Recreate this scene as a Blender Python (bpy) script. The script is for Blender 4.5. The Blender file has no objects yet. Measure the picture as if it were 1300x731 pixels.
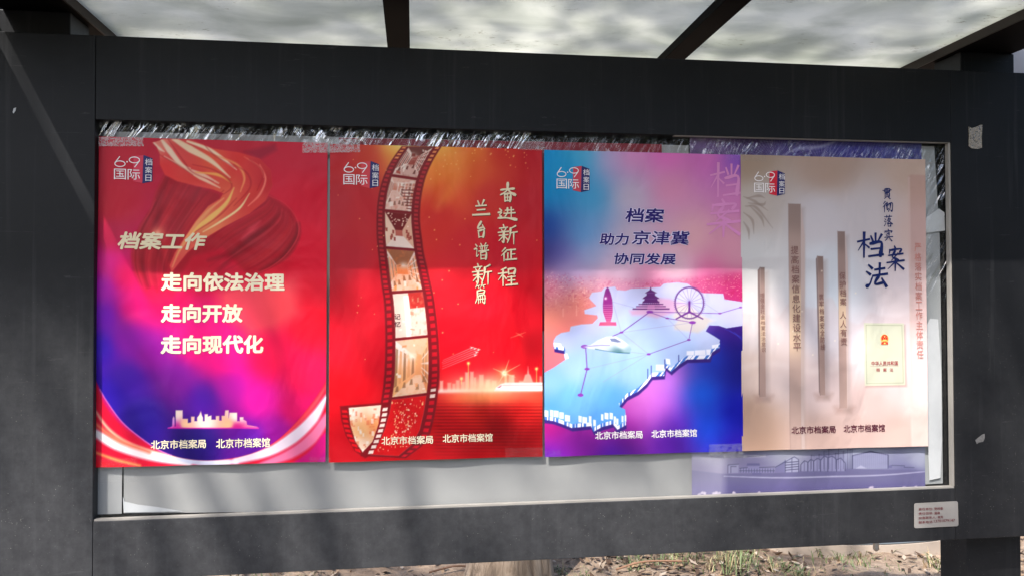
import bpy, bmesh, math, random
import numpy as np
from mathutils import Vector, Matrix

random.seed(7)
RNG = np.random.default_rng(11)
scene = bpy.context.scene
COL = scene.collection

# ------------------------------------------------------------------ camera
F, YAW, PITCH, ROLL = 950.0, 0.1306, 0.0164, 0.0029          # focal length in photo pixels
CAM = np.array([0.9236, -2.1105, 0.4796])
_c, _s = math.cos(YAW), math.sin(YAW)
_cp, _sp = math.cos(PITCH), math.sin(PITCH)
_right = np.array([_c, -_s, 0.0])
_fwd = np.array([_cp * _s, _cp * _c, _sp])
_up = np.array([-_sp * _s, -_sp * _c, _cp])
_cr, _sr = math.cos(ROLL), math.sin(ROLL)
R_, U_ = _cr * _right - _sr * _up, _sr * _right + _cr * _up
cam_d = bpy.data.cameras.new('camera')
cam_d.sensor_width = 36.0
cam_d.lens = F / 1300 * 36
cam_d.clip_start, cam_d.clip_end = 0.05, 500
cam = bpy.data.objects.new('camera', cam_d)
COL.objects.link(cam)
cam.matrix_world = Matrix(((R_[0], U_[0], -_fwd[0], CAM[0]), (R_[1], U_[1], -_fwd[1], CAM[1]),
                           (R_[2], U_[2], -_fwd[2], CAM[2]), (0, 0, 0, 1)))
scene.camera = cam

# ------------------------------------------------------------------ sky, sun, exposure
SUN = Vector((-0.50, -0.60, 1.0)).normalized()               # towards the sun
wd = bpy.data.worlds.new('World'); scene.world = wd; wd.use_nodes = True
wn = wd.node_tree
for n in list(wn.nodes): wn.nodes.remove(n)
sky = wn.nodes.new('ShaderNodeTexSky'); sky.sky_type = 'NISHITA'; sky.sun_disc = False
sky.sun_elevation = math.asin(SUN.z); sky.sun_rotation = math.atan2(SUN.x, SUN.y)
sky.air_density = 1.0; sky.dust_density = 2.5; sky.ozone_density = 1.0
bg = wn.nodes.new('ShaderNodeBackground'); bg.inputs['Strength'].default_value = 0.15
wo = wn.nodes.new('ShaderNodeOutputWorld')
wn.links.new(sky.outputs[0], bg.inputs['Color']); wn.links.new(bg.outputs[0], wo.inputs['Surface'])
sl = bpy.data.lights.new('sun', 'SUN'); sl.energy = 3.2; sl.angle = math.radians(0.55); sl.color = (1.0, 0.965, 0.92)
so = bpy.data.objects.new('sun', sl); COL.objects.link(so)
so.rotation_euler = SUN.to_track_quat('Z', 'Y').to_euler()
scene.view_settings.view_transform = 'Standard'; scene.view_settings.look = 'None'
scene.view_settings.gamma = 1.0; scene.view_settings.use_curve_mapping = False
scene.view_settings.exposure = 1.18
scene.cycles.max_bounces = 8; scene.cycles.transparent_max_bounces = 16
scene.cycles.caustics_reflective = False; scene.cycles.caustics_refractive = False

# ------------------------------------------------------------------ helpers: survey of the place
YP = 0.02                                                     # depth of the poster plane behind the frame's front
GZ = -1.07                                                    # ground level
def ray(px, py):
    u = (px - 650.0) / F; v = (365.5 - py) / F
    return _fwd + R_ * u + U_ * v
def bp(px, py, Y=0.0):                                        # point of the plane y = Y
    d = ray(px, py); return CAM + d * ((Y - CAM[1]) / d[1])
def gp(px, py, z=GZ):                                         # point of the level z
    d = ray(px, py); return CAM + d * ((z - CAM[2]) / d[2])
def to_px(x, y, z):                                           # arrays of places -> photo pixels (for laying out print)
    dx, dy, dz = x - CAM[0], y - CAM[1], z - CAM[2]
    w = dx * _fwd[0] + dy * _fwd[1] + dz * _fwd[2]
    u = dx * R_[0] + dy * R_[1] + dz * R_[2]; v = dx * U_[0] + dy * U_[1] + dz * U_[2]
    return 650 + F * u / w, 365.5 - F * v / w

def lin(c):
    a = np.asarray(c, float) / 255.0
    return np.where(a <= 0.04045, a / 12.92, ((a + 0.055) / 1.055) ** 2.4)

# ------------------------------------------------------------------ helpers: objects
def tag(o, label=None, cat=None, group=None, kind=None):
    if label: o['label'] = label
    if cat: o['category'] = cat
    if group: o['group'] = group
    if kind: o['kind'] = kind
    return o
def empty(name, loc=(0, 0, 0)):
    o = bpy.data.objects.new(name, None); o.empty_display_size = 0.05
    COL.objects.link(o); o.location = loc; return o
def link(name, me, mat=None, parent=None):
    o = bpy.data.objects.new(name, me); COL.objects.link(o)
    if mat is not None: me.materials.append(mat)
    if parent is not None:
        o.parent = parent
        if parent.type == 'EMPTY': o.matrix_parent_inverse = Matrix.Translation(-Vector(parent.location))
    return o
def mesh_np(name, V, loops, starts, totals, smooth=False):
    me = bpy.data.meshes.new(name)
    V = np.asarray(V, np.float32); me.vertices.add(len(V)); me.vertices.foreach_set('co', V.ravel())
    me.loops.add(len(loops)); me.loops.foreach_set('vertex_index', np.asarray(loops, np.int32))
    me.polygons.add(len(starts)); me.polygons.foreach_set('loop_start', np.asarray(starts, np.int32))
    me.polygons.foreach_set('loop_total', np.asarray(totals, np.int32))
    me.polygons.foreach_set('use_smooth', np.full(len(starts), bool(smooth)))
    me.update(calc_edges=True); me.validate(); return me
def mesh_polys(name, V, polys, smooth=False):
    loops = [i for p in polys for i in p]; tot = [len(p) for p in polys]
    st = np.concatenate([[0], np.cumsum(tot)[:-1]]) if tot else []
    return mesh_np(name, V, loops, st, tot, smooth)
def bm_box(bm, x0, x1, y0, y1, z0, z1):
    v = [bm.verts.new(p) for p in ((x0,y0,z0),(x1,y0,z0),(x1,y1,z0),(x0,y1,z0),(x0,y0,z1),(x1,y0,z1),(x1,y1,z1),(x0,y1,z1))]
    for f in ((0,1,5,4),(1,2,6,5),(2,3,7,6),(3,0,4,7),(4,5,6,7),(3,2,1,0)): bm.faces.new([v[i] for i in f])
def box(name, b, mat, parent=None, bevel=0.0):
    bm = bmesh.new(); bm_box(bm, *b)
    if bevel: bmesh.ops.bevel(bm, geom=bm.edges[:], offset=bevel, segments=2, profile=0.5, affect='EDGES')
    me = bpy.data.meshes.new(name); bm.to_mesh(me); bm.free()
    return link(name, me, mat, parent)
def tube(path, rad, n=8, cap=True):                            # polyline -> (verts, polys)
    V, P = [], []
    path = [Vector(p) for p in path]; m = len(path)
    for i, p in enumerate(path):
        t = (path[min(i+1, m-1)] - path[max(i-1, 0)]).normalized()
        a = t.orthogonal().normalized() if i == 0 else (a - t * a.dot(t)).normalized()
        b = t.cross(a); r = rad[i] if hasattr(rad, '__len__') else rad
        for k in range(n):
            an = 2 * math.pi * k / n; V.append(p + a * (r * math.cos(an)) + b * (r * math.sin(an)))
    for i in range(m - 1):
        for k in range(n): P.append((i*n+k, i*n+(k+1) % n, (i+1)*n+(k+1) % n, (i+1)*n+k))
    if cap: P.append(tuple(range(n-1, -1, -1))); P.append(tuple(range((m-1)*n, m*n)))
    return V, P

# ------------------------------------------------------------------ helpers: materials
class NT:
    def __init__(s, name):
        s.m = bpy.data.materials.new(name); s.m.use_nodes = True; s.t = s.m.node_tree
        s.p = s.t.nodes['Principled BSDF']; s.out = s.t.nodes['Material Output']
    def n(s, typ, **kw):
        nd = s.t.nodes.new('ShaderNode' + typ)
        for k, v in kw.items(): setattr(nd, k, v)
        return nd
    def l(s, a, b): s.t.links.new(a, b)
    def coord(s, scale=(1, 1, 1), loc=(0, 0, 0)):
        c = s.n('TexCoord'); mp = s.n('Mapping'); mp.inputs['Scale'].default_value = scale; mp.inputs['Location'].default_value = loc
        s.l(c.outputs['Object'], mp.inputs['Vector']); return mp.outputs[0]
    def noise(s, vec, scale, detail=4, rough=0.55, dist=0.0):
        nd = s.n('TexNoise'); nd.inputs['Scale'].default_value = scale; nd.inputs['Detail'].default_value = detail
        nd.inputs['Roughness'].default_value = rough; nd.inputs['Distortion'].default_value = dist
        s.l(vec, nd.inputs['Vector']); return nd.outputs['Fac']
    def ramp(s, fac, stops):
        r = s.n('ValToRGB'); els = r.color_ramp.elements
        while len(els) < len(stops): els.new(0.5)
        for e, (p, c) in zip(els, stops):
            e.position = p; e.color = (c, c, c, 1) if not hasattr(c, '__len__') else (*c, 1)
        s.l(fac, r.inputs[0]); return r.outputs[0]
    def mix(s, fac, a, b, mode='MIX'):
        m = s.n('Mix', data_type='RGBA', blend_type=mode)
        for i, v in ((0, fac), (6, a), (7, b)):
            if isinstance(v, (int, float)): m.inputs[i].default_value = v
            elif isinstance(v, (tuple, list, np.ndarray)): m.inputs[i].default_value = (*v, 1) if len(v) == 3 else v
            else: s.l(v, m.inputs[i])
        return m.outputs[2]
    def math(s, op, a, b=None):
        m = s.n('Math', operation=op)
        for i, v in enumerate((a, b)):
            if v is None: continue
            if isinstance(v, (int, float)): m.inputs[i].default_value = v
            else: s.l(v, m.inputs[i])
        return m.outputs[0]
    def bump(s, h, strength=0.3, dist=0.01, to=None):
        b = s.n('Bump'); b.inputs['Strength'].default_value = strength; b.inputs['Distance'].default_value = dist
        s.l(h, b.inputs['Height'])
        if to is None: s.l(b.outputs[0], s.p.inputs['Normal'])
        return b.outputs[0]
    def set(s, **kw):
        for k, v in kw.items():
            i = s.p.inputs[k.replace('_', ' ')]
            if isinstance(v, (tuple, list, np.ndarray)): i.default_value = (*v, 1) if len(v) == 3 else v
            elif isinstance(v, (int, float)): i.default_value = v
            else: s.l(v, i)
        return s

def plain(name, rgb, rough=0.5, metal=0.0, var=0.12, scale=30, spec=0.5):
    t = NT(name); f = t.noise(t.coord(), scale)
    a = np.asarray(rgb, float)
    t.set(Base_Color=t.mix(f, tuple(a * (1 - var)), tuple(np.minimum(a * (1 + var), 1))), Roughness=rough, Metallic=metal)
    t.p.inputs['Specular IOR Level'].default_value = spec
    return t.m

def mat_frame():
    t = NT('charcoal_paint'); v = t.coord()
    big = t.noise(v, 2.2, 5, 0.6)
    streak = t.noise(t.coord((26, 26, 0.9)), 1.6, 4, 0.6)          # rain marks running down
    base = t.mix(t.ramp(big, [(0.35, 0.0), (0.7, 1.0)]), (0.0045, 0.005, 0.0062), (0.0095, 0.0096, 0.011))
    base = t.mix(t.ramp(streak, [(0.56, 0.0), (0.72, 0.22)]), base, (0.055, 0.055, 0.057))
    # dust specks and chips, thicker on the lower members
    vo = t.n('TexVoronoi'); vo.inputs['Scale'].default_value = 185; t.l(t.coord((1, 1, 0.75)), vo.inputs['Vector'])
    sp = t.ramp(vo.outputs['Distance'], [(0.0, 1.0), (0.11, 1.0), (0.16, 0.0)])
    pick = t.ramp(t.noise(v, 60, 2), [(0.52, 0.0), (0.58, 1.0)])
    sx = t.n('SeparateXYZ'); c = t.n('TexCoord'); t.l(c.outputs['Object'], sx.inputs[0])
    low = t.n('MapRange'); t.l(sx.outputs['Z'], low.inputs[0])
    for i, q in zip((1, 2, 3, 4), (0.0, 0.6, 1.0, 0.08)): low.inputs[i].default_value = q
    patch = t.ramp(t.noise(v, 4.0, 4, 0.65), [(0.42, 0.1), (0.62, 1.0)])
    dust = t.math('MULTIPLY', t.math('MULTIPLY', sp, pick), t.math('MULTIPLY', low.outputs[0], patch))
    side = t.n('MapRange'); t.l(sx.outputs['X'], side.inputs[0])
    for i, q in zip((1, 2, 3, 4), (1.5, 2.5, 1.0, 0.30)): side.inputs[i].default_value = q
    film = t.math('MULTIPLY', t.math('MULTIPLY', t.ramp(t.noise(v, 26, 6, 0.75), [(0.30, 0.20), (0.75, 0.44)]), low.outputs[0]), side.outputs[0])  # thin dust coat; its bias low and left is sunlight put into the colour
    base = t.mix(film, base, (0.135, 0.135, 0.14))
    base = t.mix(t.math('MULTIPLY', dust, t.ramp(t.noise(v, 45, 2), [(0.40, 0.25), (0.62, 1.0)])), base, (0.30, 0.285, 0.25))
    sc = t.ramp(t.noise(t.coord((1.5, 1.5, 24), (3, 1, 0)), 5.0, 3, 0.5, 1.2), [(0.71, 0.0), (0.735, 0.30), (0.76, 0.0)])
    base = t.mix(sc, base, (0.11, 0.11, 0.11))
    t.set(Base_Color=base, Roughness=t.mix(big, (0.44,)*3, (0.56,)*3))
    t.p.inputs['Specular IOR Level'].default_value = 0.20
    t.bump(t.noise(v, 900, 2), 0.08, 0.0006)
    return t.m

def mat_glass():
    t = NT('frosted_roof_glass'); v = t.coord((1.0, 1.6, 1))
    d = t.noise(v, 2.8, 7, 0.6, 0.5)
    sp = t.ramp(t.noise(t.coord((1, 2.2, 1)), 34, 5, 0.7), [(0.58, 0.0), (0.68, 1.0)])
    pt = t.ramp(t.noise(v, 3.2, 4, 0.6), [(0.50, 0.0), (0.60, 1.0)])
    colr = t.mix(t.ramp(d, [(0.36, 0.0), (0.66, 1.0)]), (0.50, 0.515, 0.46), (0.74, 0.735, 0.68))
    colr = t.mix(t.math('MULTIPLY', t.math('MULTIPLY', sp, pt), 0.75), colr, (0.20, 0.17, 0.11))
    tr = t.n('BsdfTranslucent'); t.l(colr, tr.inputs['Color'])
    di = t.n('BsdfDiffuse'); t.l(colr, di.inputs['Color'])
    gl = t.n('BsdfGlossy'); gl.inputs['Roughness'].default_value = 0.12
    m1 = t.n('MixShader'); m1.inputs[0].default_value = 0.12; t.l(tr.outputs[0], m1.inputs[1]); t.l(di.outputs[0], m1.inputs[2])
    m2 = t.n('MixShader'); m2.inputs[0].default_value = 0.05; t.l(m1.outputs[0], m2.inputs[1]); t.l(gl.outputs[0], m2.inputs[2])
    t.l(m2.outputs[0], t.out.inputs['Surface'])
    return t.m

def mat_film():
    """thin clear sheet: see-through, with a glossy surface that is crumpled along its upper and right margins"""
    t = NT('clear_plastic'); v = t.coord()
    c = t.n('TexCoord'); sx = t.n('SeparateXYZ'); t.l(c.outputs['Object'], sx.inputs[0])
    def rng(sock, a, b, lo=0.0, hi=1.0):
        m = t.n('MapRange'); t.l(sock, m.inputs[0])
        for i, q in zip((1, 2, 3, 4), (a, b, lo, hi)): m.inputs[i].default_value = q
        return m.outputs[0]
    top = rng(sx.outputs['Z'], 0.875, 0.905)
    rgt = t.math('MULTIPLY', rng(sx.outputs['X'], 2.49, 2.515), rng(sx.outputs['Z'], 0.42, 0.52, 0.12, 0.8))
    edge = t.math('MAXIMUM', top, rgt)
    def tilted(scale, ang, loc=(0, 0, 0)):
        mp = t.n('Mapping'); mp.inputs['Rotation'].default_value = (0, ang, 0); mp.inputs['Location'].default_value = loc
        t.l(c.outputs['Object'], mp.inputs['Vector']); m2 = t.n('Mapping'); m2.inputs['Scale'].default_value = scale; t.l(mp.outputs[0], m2.inputs['Vector']); return m2.outputs[0]
    w1 = t.noise(tilted((26, 1, 3.5), -0.55), 1.0, 2, 0.5, 1.6)
    w2 = t.noise(tilted((70, 1, 14), -0.4, (4, 2, 7)), 1.0, 2, 0.5, 0.9)
    h = t.math('ADD', t.math('MULTIPLY', w1, 1.0), t.math('MULTIPLY', w2, 0.30))
    flat = t.math('MULTIPLY', t.noise(v, 2.5, 2), 0.25)
    hh = t.math('ADD', t.math('MULTIPLY', h, edge), flat)
    bmp = t.n('Bump'); bmp.inputs['Strength'].default_value = 1.0; bmp.inputs['Distance'].default_value = 0.022
    t.l(hh, bmp.inputs['Height'])
    lw = t.n('LayerWeight'); lw.inputs['Blend'].default_value = 0.5
    face = t.math('MULTIPLY', t.math('POWER', lw.outputs['Facing'], 4.0), 0.6)
    # doubled folds of the sheet mirror more than the single layer
    fold = t.ramp(t.noise(tilted((30, 1, 5), -0.6, (1, 0, 3)), 1.0, 3, 0.6, 1.2), [(0.50, 0.0), (0.56, 1.0), (0.64, 1.0), (0.70, 0.25)])
    area = t.ramp(t.noise(t.coord((4.2, 1, 9), (2.2, 0, 0)), 1.0, 2), [(0.40, 0.0), (0.52, 1.0)])
    fold2 = t.ramp(t.noise(tilted((17, 1, 9), 0.5, (7, 0, 1)), 1.0, 3, 0.6, 2.6), [(0.52, 0.0), (0.57, 1.0), (0.62, 0.9), (0.68, 0.0)])
    which = t.ramp(t.noise(t.coord((2.6, 1, 2), (5, 0, 1)), 1.0, 1), [(0.46, 0.0), (0.54, 1.0)])
    fold = t.mix(which, fold, fold2)
    fade = rng(sx.outputs['X'], 1.25, 1.55, 1.0, 0.30)
    wr = t.math('MULTIPLY', t.math('MULTIPLY', t.math('MULTIPLY', fold, area), edge), t.math('MAXIMUM', fade, t.math('MULTIPLY', rgt, 0.7)))
    k = t.math('MINIMUM', t.math('ADD', t.math('ADD', face, 0.055), t.math('MULTIPLY', wr, 0.62)), 0.85)
    tr = t.n('BsdfTransparent'); tr.inputs['Color'].default_value = (0.97, 0.975, 0.97, 1)
    gl = t.n('BsdfGlossy'); gl.inputs['Roughness'].default_value = 0.03; t.l(bmp.outputs[0], gl.inputs['Normal'])
    mx = t.n('MixShader'); t.l(k, mx.inputs[0]); t.l(tr.outputs[0], mx.inputs[1]); t.l(gl.outputs[0], mx.inputs[2])
    t.l(mx.outputs[0], t.out.inputs['Surface'])
    return t.m

def mat_tape(name, density=0.5, seed=0.0, gloss=0.10):
    t = NT(name); v = t.coord((1, 1, 1), (seed, 0, seed * 2))
    n1 = t.noise(v, 75, 5, 0.7, 1.8)
    crk = t.ramp(n1, [(0.44, 0.10 * density), (0.52, 0.9 * density), (0.58, 0.25 * density), (0.66, 1.0 * density)])
    tr = t.n('BsdfTransparent'); df = t.n('BsdfPrincipled'); df.name = 'Principled BSDF.001'; df.inputs['Base Color'].default_value = (0.78, 0.76, 0.74, 1); df.inputs['Roughness'].default_value = 0.25
    b = t.bump(n1, 0.7, 0.004, to=1); t.l(b, df.inputs['Normal'])
    gl = t.n('BsdfGlossy'); gl.inputs['Roughness'].default_value = 0.15; t.l(b, gl.inputs['Normal'])
    m0 = t.n('MixShader'); m0.inputs[0].default_value = gloss; t.l(tr.outputs[0], m0.inputs[1]); t.l(gl.outputs[0], m0.inputs[2])
    mx = t.n('MixShader'); t.l(crk, mx.inputs[0]); t.l(m0.outputs[0], mx.inputs[1]); t.l(df.outputs[0], mx.inputs[2])
    t.l(mx.outputs[0], t.out.inputs['Surface'])
    return t.m

def mat_print(name, rough=0.42, spec=0.25):
    t = NT(name); a = t.n('Attribute'); a.attribute_name = 'print'
    t.l(a.outputs['Color'], t.p.inputs['Base Color'])
    t.set(Roughness=rough); t.p.inputs['Specular IOR Level'].default_value = spec
    t.bump(t.noise(t.coord((1, 1, 0.7)), 6, 3, 0.45, 0.5), 0.7, 0.02)
    return t.m

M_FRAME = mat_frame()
M_DARK = plain('dark_steel', (0.0022, 0.002, 0.002), 0.7, 0.0, 0.3, 6, 0.06)
M_BEAMSIDE = plain('weathered_steel', (0.035, 0.03, 0.027), 0.6, 0.0, 0.3, 12, 0.2)
M_BLACK = plain('black_interior', (0.006, 0.006, 0.006), 0.7)
M_BEAD = plain('beige_metal_bead', (0.34, 0.315, 0.28), 0.42, 0.0, 0.15, 25)
M_GLASS = mat_glass()
M_FILM = mat_film()

def ink(name, rgb255, rough=0.45):
    return plain(name, lin(rgb255), rough, 0, 0.03, 20, 0.3)

# ================================================================== THE PLACE: ground
def mat_soil():
    t = NT('dry_soil'); v = t.coord()
    a = t.noise(v, 1.3, 6, 0.65); b = t.noise(v, 22, 6, 0.7)
    col = t.mix(t.ramp(a, [(0.35, 0.0), (0.65, 1.0)]), (0.20, 0.13, 0.082), (0.46, 0.345, 0.25))
    col = t.mix(t.ramp(b, [(0.40, 0.55), (0.62, 0.0)]), col, (0.13, 0.08, 0.05))
    t.set(Base_Color=col, Roughness=0.95); t.bump(b, 0.8, 0.03)
    return t.m
def mat_paving():
    t = NT('grey_paving'); v = t.coord()
    br = t.n('TexBrick'); br.inputs['Scale'].default_value = 1.0; br.inputs['Mortar Size'].default_value = 0.012
    br.inputs['Brick Width'].default_value = 0.6; br.inputs['Row Height'].default_value = 0.3
    br.inputs['Color1'].default_value = (0.14, 0.13, 0.125, 1); br.inputs['Color2'].default_value = (0.11, 0.105, 0.10, 1); br.inputs['Mortar'].default_value = (0.05, 0.045, 0.04, 1)
    t.l(v, br.inputs['Vector'])
    t.set(Base_Color=t.mix(t.noise(v, 8, 5), br.outputs['Color'], (0.10, 0.095, 0.09)), Roughness=0.9)
    return t.m
# one soil sheet: fine and uneven where it is seen, wide to the horizon
gx = np.concatenate([[-120, -60, -25, -12], np.linspace(-3, 7, 160), [14, 28, 60, 120]])
gy = np.concatenate([[-120, -60, -25, -8], np.linspace(0.3, 6.5, 110), [9, 14, 28, 60, 120]])
GX, GY = np.meshgrid(gx, gy)
def ground_h(x, y):
    return (0.022 * np.sin(2.1 * x + 1.3 * y) + 0.016 * np.sin(5.3 * x - 3.1 * y + 1) + 0.010 * np.sin(11 * x + 7.7 * y) + 0.006 * np.sin(23 * x - 19 * y)) * np.clip((y - 0.6) / 0.6, 0, 1) * np.clip((8 - y) / 1.5, 0, 1)
GH = ground_h(GX, GY) + GZ
nr, nc = GX.shape
def grid_mesh(name, X, Y, Z, smooth=True):
    nr, nc = X.shape
    V = np.stack([X.ravel(), Y.ravel(), Z.ravel()], 1)
    i = np.arange(nr * nc).reshape(nr, nc)
    q = np.stack([i[:-1, :-1], i[:-1, 1:], i[1:, 1:], i[1:, :-1]], -1).reshape(-1, 4)
    return mesh_np(name, V, q.ravel(), np.arange(len(q)) * 4, np.full(len(q), 4), smooth)
tag(link('ground', grid_mesh('ground', GX, GY, GH), mat_soil()), kind='structure')
pv = box('paving', (-60, 60, -60, -0.55, GZ - 0.2, GZ + 0.012), mat_paving()); tag(pv, kind='structure')

# ================================================================== notice board
WX0, WX1, WZ0, WZ1 = 0.084, 2.5715, -0.1000, 0.9630            # window opening in the front plane
FX0, FX1, FZ0, FZ1 = -0.205, 2.872, -0.257, 1.188
BD = 0.075                                                       # depth of the cabinet
board = empty('notice_board', (1.328, 0.08, GZ))
tag(board, 'charcoal steel notice board with a wide window, two posts and a frosted glass canopy', 'notice board')
def part(name, b, mat, bevel=0.0015): return box(name, b, mat, board, bevel)
g = 0.0005
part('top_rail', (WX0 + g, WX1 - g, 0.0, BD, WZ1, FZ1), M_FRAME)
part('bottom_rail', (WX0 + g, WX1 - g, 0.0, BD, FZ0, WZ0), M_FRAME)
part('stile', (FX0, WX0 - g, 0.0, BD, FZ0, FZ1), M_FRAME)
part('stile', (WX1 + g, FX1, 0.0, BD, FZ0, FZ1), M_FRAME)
part('back_panel', (FX0 + 0.01, FX1 - 0.01, 0.062, 0.072, FZ0 + 0.01, FZ1 - 0.01), M_BLACK, 0)
# window bead: slim pale metal strip along the foot, the right side and (thin) the head of the opening
bm = bmesh.new()
bm_box(bm, WX0 + 0.001, WX1 - 0.001, 0.004, 0.0185, WZ0 - 0.001, WZ0 + 0.005)
bm_box(bm, WX1 - 0.006, WX1 + 0.001, 0.004, 0.0185, WZ0 + 0.0055, WZ1 - 0.002)
bm_box(bm, WX0 + 1.6, WX1 - 0.001, 0.003, 0.0185, WZ1 - 0.0015, WZ1 + 0.001)
me = bpy.data.meshes.new('window_bead'); bm.to_mesh(me); bm.free()
link('window_bead', me, M_BEAD, board)
PX0, PX1 = 2.669, 2.860
for s in (0, 1):
    m = (lambda a, b: (a, b)) if s else (lambda a, b: (2.656 - b, 2.656 - a))
    a, b = m(PX0, PX1)
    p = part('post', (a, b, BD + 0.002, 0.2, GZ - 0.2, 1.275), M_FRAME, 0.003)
    a, b = m(2.655, 2.857 - (0.0 if s else 0.014))
    part('end_beam', (a, b, -0.415, 0.40, 1.276, 1.356), M_DARK, 0.002)
    a, b = m(2.649, 2.654)
    part('beam_edging', (a, b, -0.415, 0.40, 1.2765, 1.305), M_BEAMSIDE, 0)
part('bracket_plate', (2.866, 3.15, 0.20, 0.21, 1.05, 1.34), plain('grey_plate', (0.16, 0.17, 0.2), 0.5), 0.001)
for x0, x1 in ((0.842, 0.912), (1.748, 1.818)):
    part('canopy_beam', (x0, x1, -0.41, 0.40, 1.276, 1.3045), M_DARK, 0.0015)
for x0, x1 in ((-0.03, 0.874), (0.880, 1.780), (1.786, 2.686)):
    part('roof_panel', (max(x0, 0.001), min(x1, 2.654), -0.425, 0.405, 1.306, 1.318), M_GLASS, 0)

# small bolt hanging under the bottom rail
c0 = bp(1112, 690, 0.05); cz = FZ0
prof = [(0.011, 0.0), (0.011, -0.012), (0.009, -0.014), (0.009, -0.030), (0.0075, -0.036), (0.003, -0.041)]
V, P = tube([(c0[0], 0.05, cz + z) for r, z in prof], [r for r, z in prof], 12)
link('bolt', mesh_polys('bolt', V, P, False), plain('bright_steel', (0.55, 0.53, 0.5), 0.3, 0.9), board)

# the next board of the row: its canopy's edge leaves a slit that lets a streak of sun onto the left stile
row = empty('notice_board', (1.328 - 3.113, 0.08, GZ))
tag(row, 'next charcoal board of the row, just past the left edge of the first', 'notice board')
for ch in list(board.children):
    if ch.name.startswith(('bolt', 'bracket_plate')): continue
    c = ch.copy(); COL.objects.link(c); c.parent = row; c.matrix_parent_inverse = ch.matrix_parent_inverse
# ------------------------------------------------------------------ what lies behind the plastic
def sheet_obj(name, pts, Y, mat, thick=0.0006, parent=None):       # flat cut sheet from survey points on its own plane
    W = [bp(x, y, Y) for x, y in pts]
    n = len(W); V = [tuple(w) for w in W] + [(w[0], w[1] + thick, w[2]) for w in W]
    P = [tuple(range(n - 1, -1, -1)), tuple(range(n, 2 * n))] + [(i, (i + 1) % n, n + (i + 1) % n, n + i) for i in range(n)]
    me = mesh_polys(name, V, P)
    bm = bmesh.new(); bm.from_mesh(me); bmesh.ops.recalc_face_normals(bm, faces=bm.faces[:]); bm.to_mesh(me); bm.free()
    return link(name, me, mat, parent)
M_GREY = plain('grey_backing_paper', (0.35, 0.345, 0.335), 0.7, 0, 0.13, 7)
M_WHITE = plain('white_paper', (0.58, 0.585, 0.59), 0.6, 0, 0.12, 14)
M_OLDRED = plain('faded_red_print', lin((140, 16, 40)), 0.5, 0, 0.1, 6)
tag(sheet_obj('backing_sheet', [(124, 167), (300, 171), (500, 176), (700, 180.5), (874, 185), (880, 640.5), (690, 644), (430, 648), (157, 651), (158, 400)], 0.032, M_GREY),
    'long grey backing sheet behind the three left posters, bare along its foot', 'backing sheet')
tag(sheet_obj('backing_sheet', [(120, 500), (155.5, 500), (154.5, 651.5), (121, 652.5)], 0.0312, plain('pale_backing_paper', (0.40, 0.40, 0.395), 0.7, 0, 0.05, 9)),
    'narrow pale grey strip in the lower left corner of the window', 'backing sheet')
tag(sheet_obj('backing_sheet', [(1100, 184), (1186, 186), (1193, 300), (1196, 500), (1197, 613), (1100, 618)], 0.032, plain('grey_backing_board', (0.34, 0.35, 0.35), 0.6, 0, 0.06, 7)),
    'grey backing sheet showing along the right side of the window', 'backing sheet')
tag(sheet_obj('white_strip', [(1177, 412), (1181, 404), (1191, 405), (1195, 470), (1196, 560), (1194, 606), (1180, 609), (1178, 560)], 0.0265, M_WHITE),
    'white paper strip hanging upright right of the beige poster', 'paper strip')
tag(sheet_obj('white_strip', [(1174, 278), (1192, 265), (1199, 270), (1200, 293), (1174, 296)], 0.0265, plain('pale_grey_paper', (0.55, 0.56, 0.56), 0.5)),
    'short pale band of paper high up right of the beige poster', 'paper strip')
tag(sheet_obj('paper_scrap', [(156, 630), (158, 636), (175, 640), (200, 643), (232, 648.5), (157, 650)], 0.029, M_WHITE),
    'torn white paper scrap low in the window, near its left corner', 'paper scrap')
tag(sheet_obj('old_poster', [(430, 175), (840, 183.5), (842, 420), (432, 420)], 0.0305, M_OLDRED),
    'dark red older poster showing as a strip above the red and blue posters', 'poster')

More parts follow.
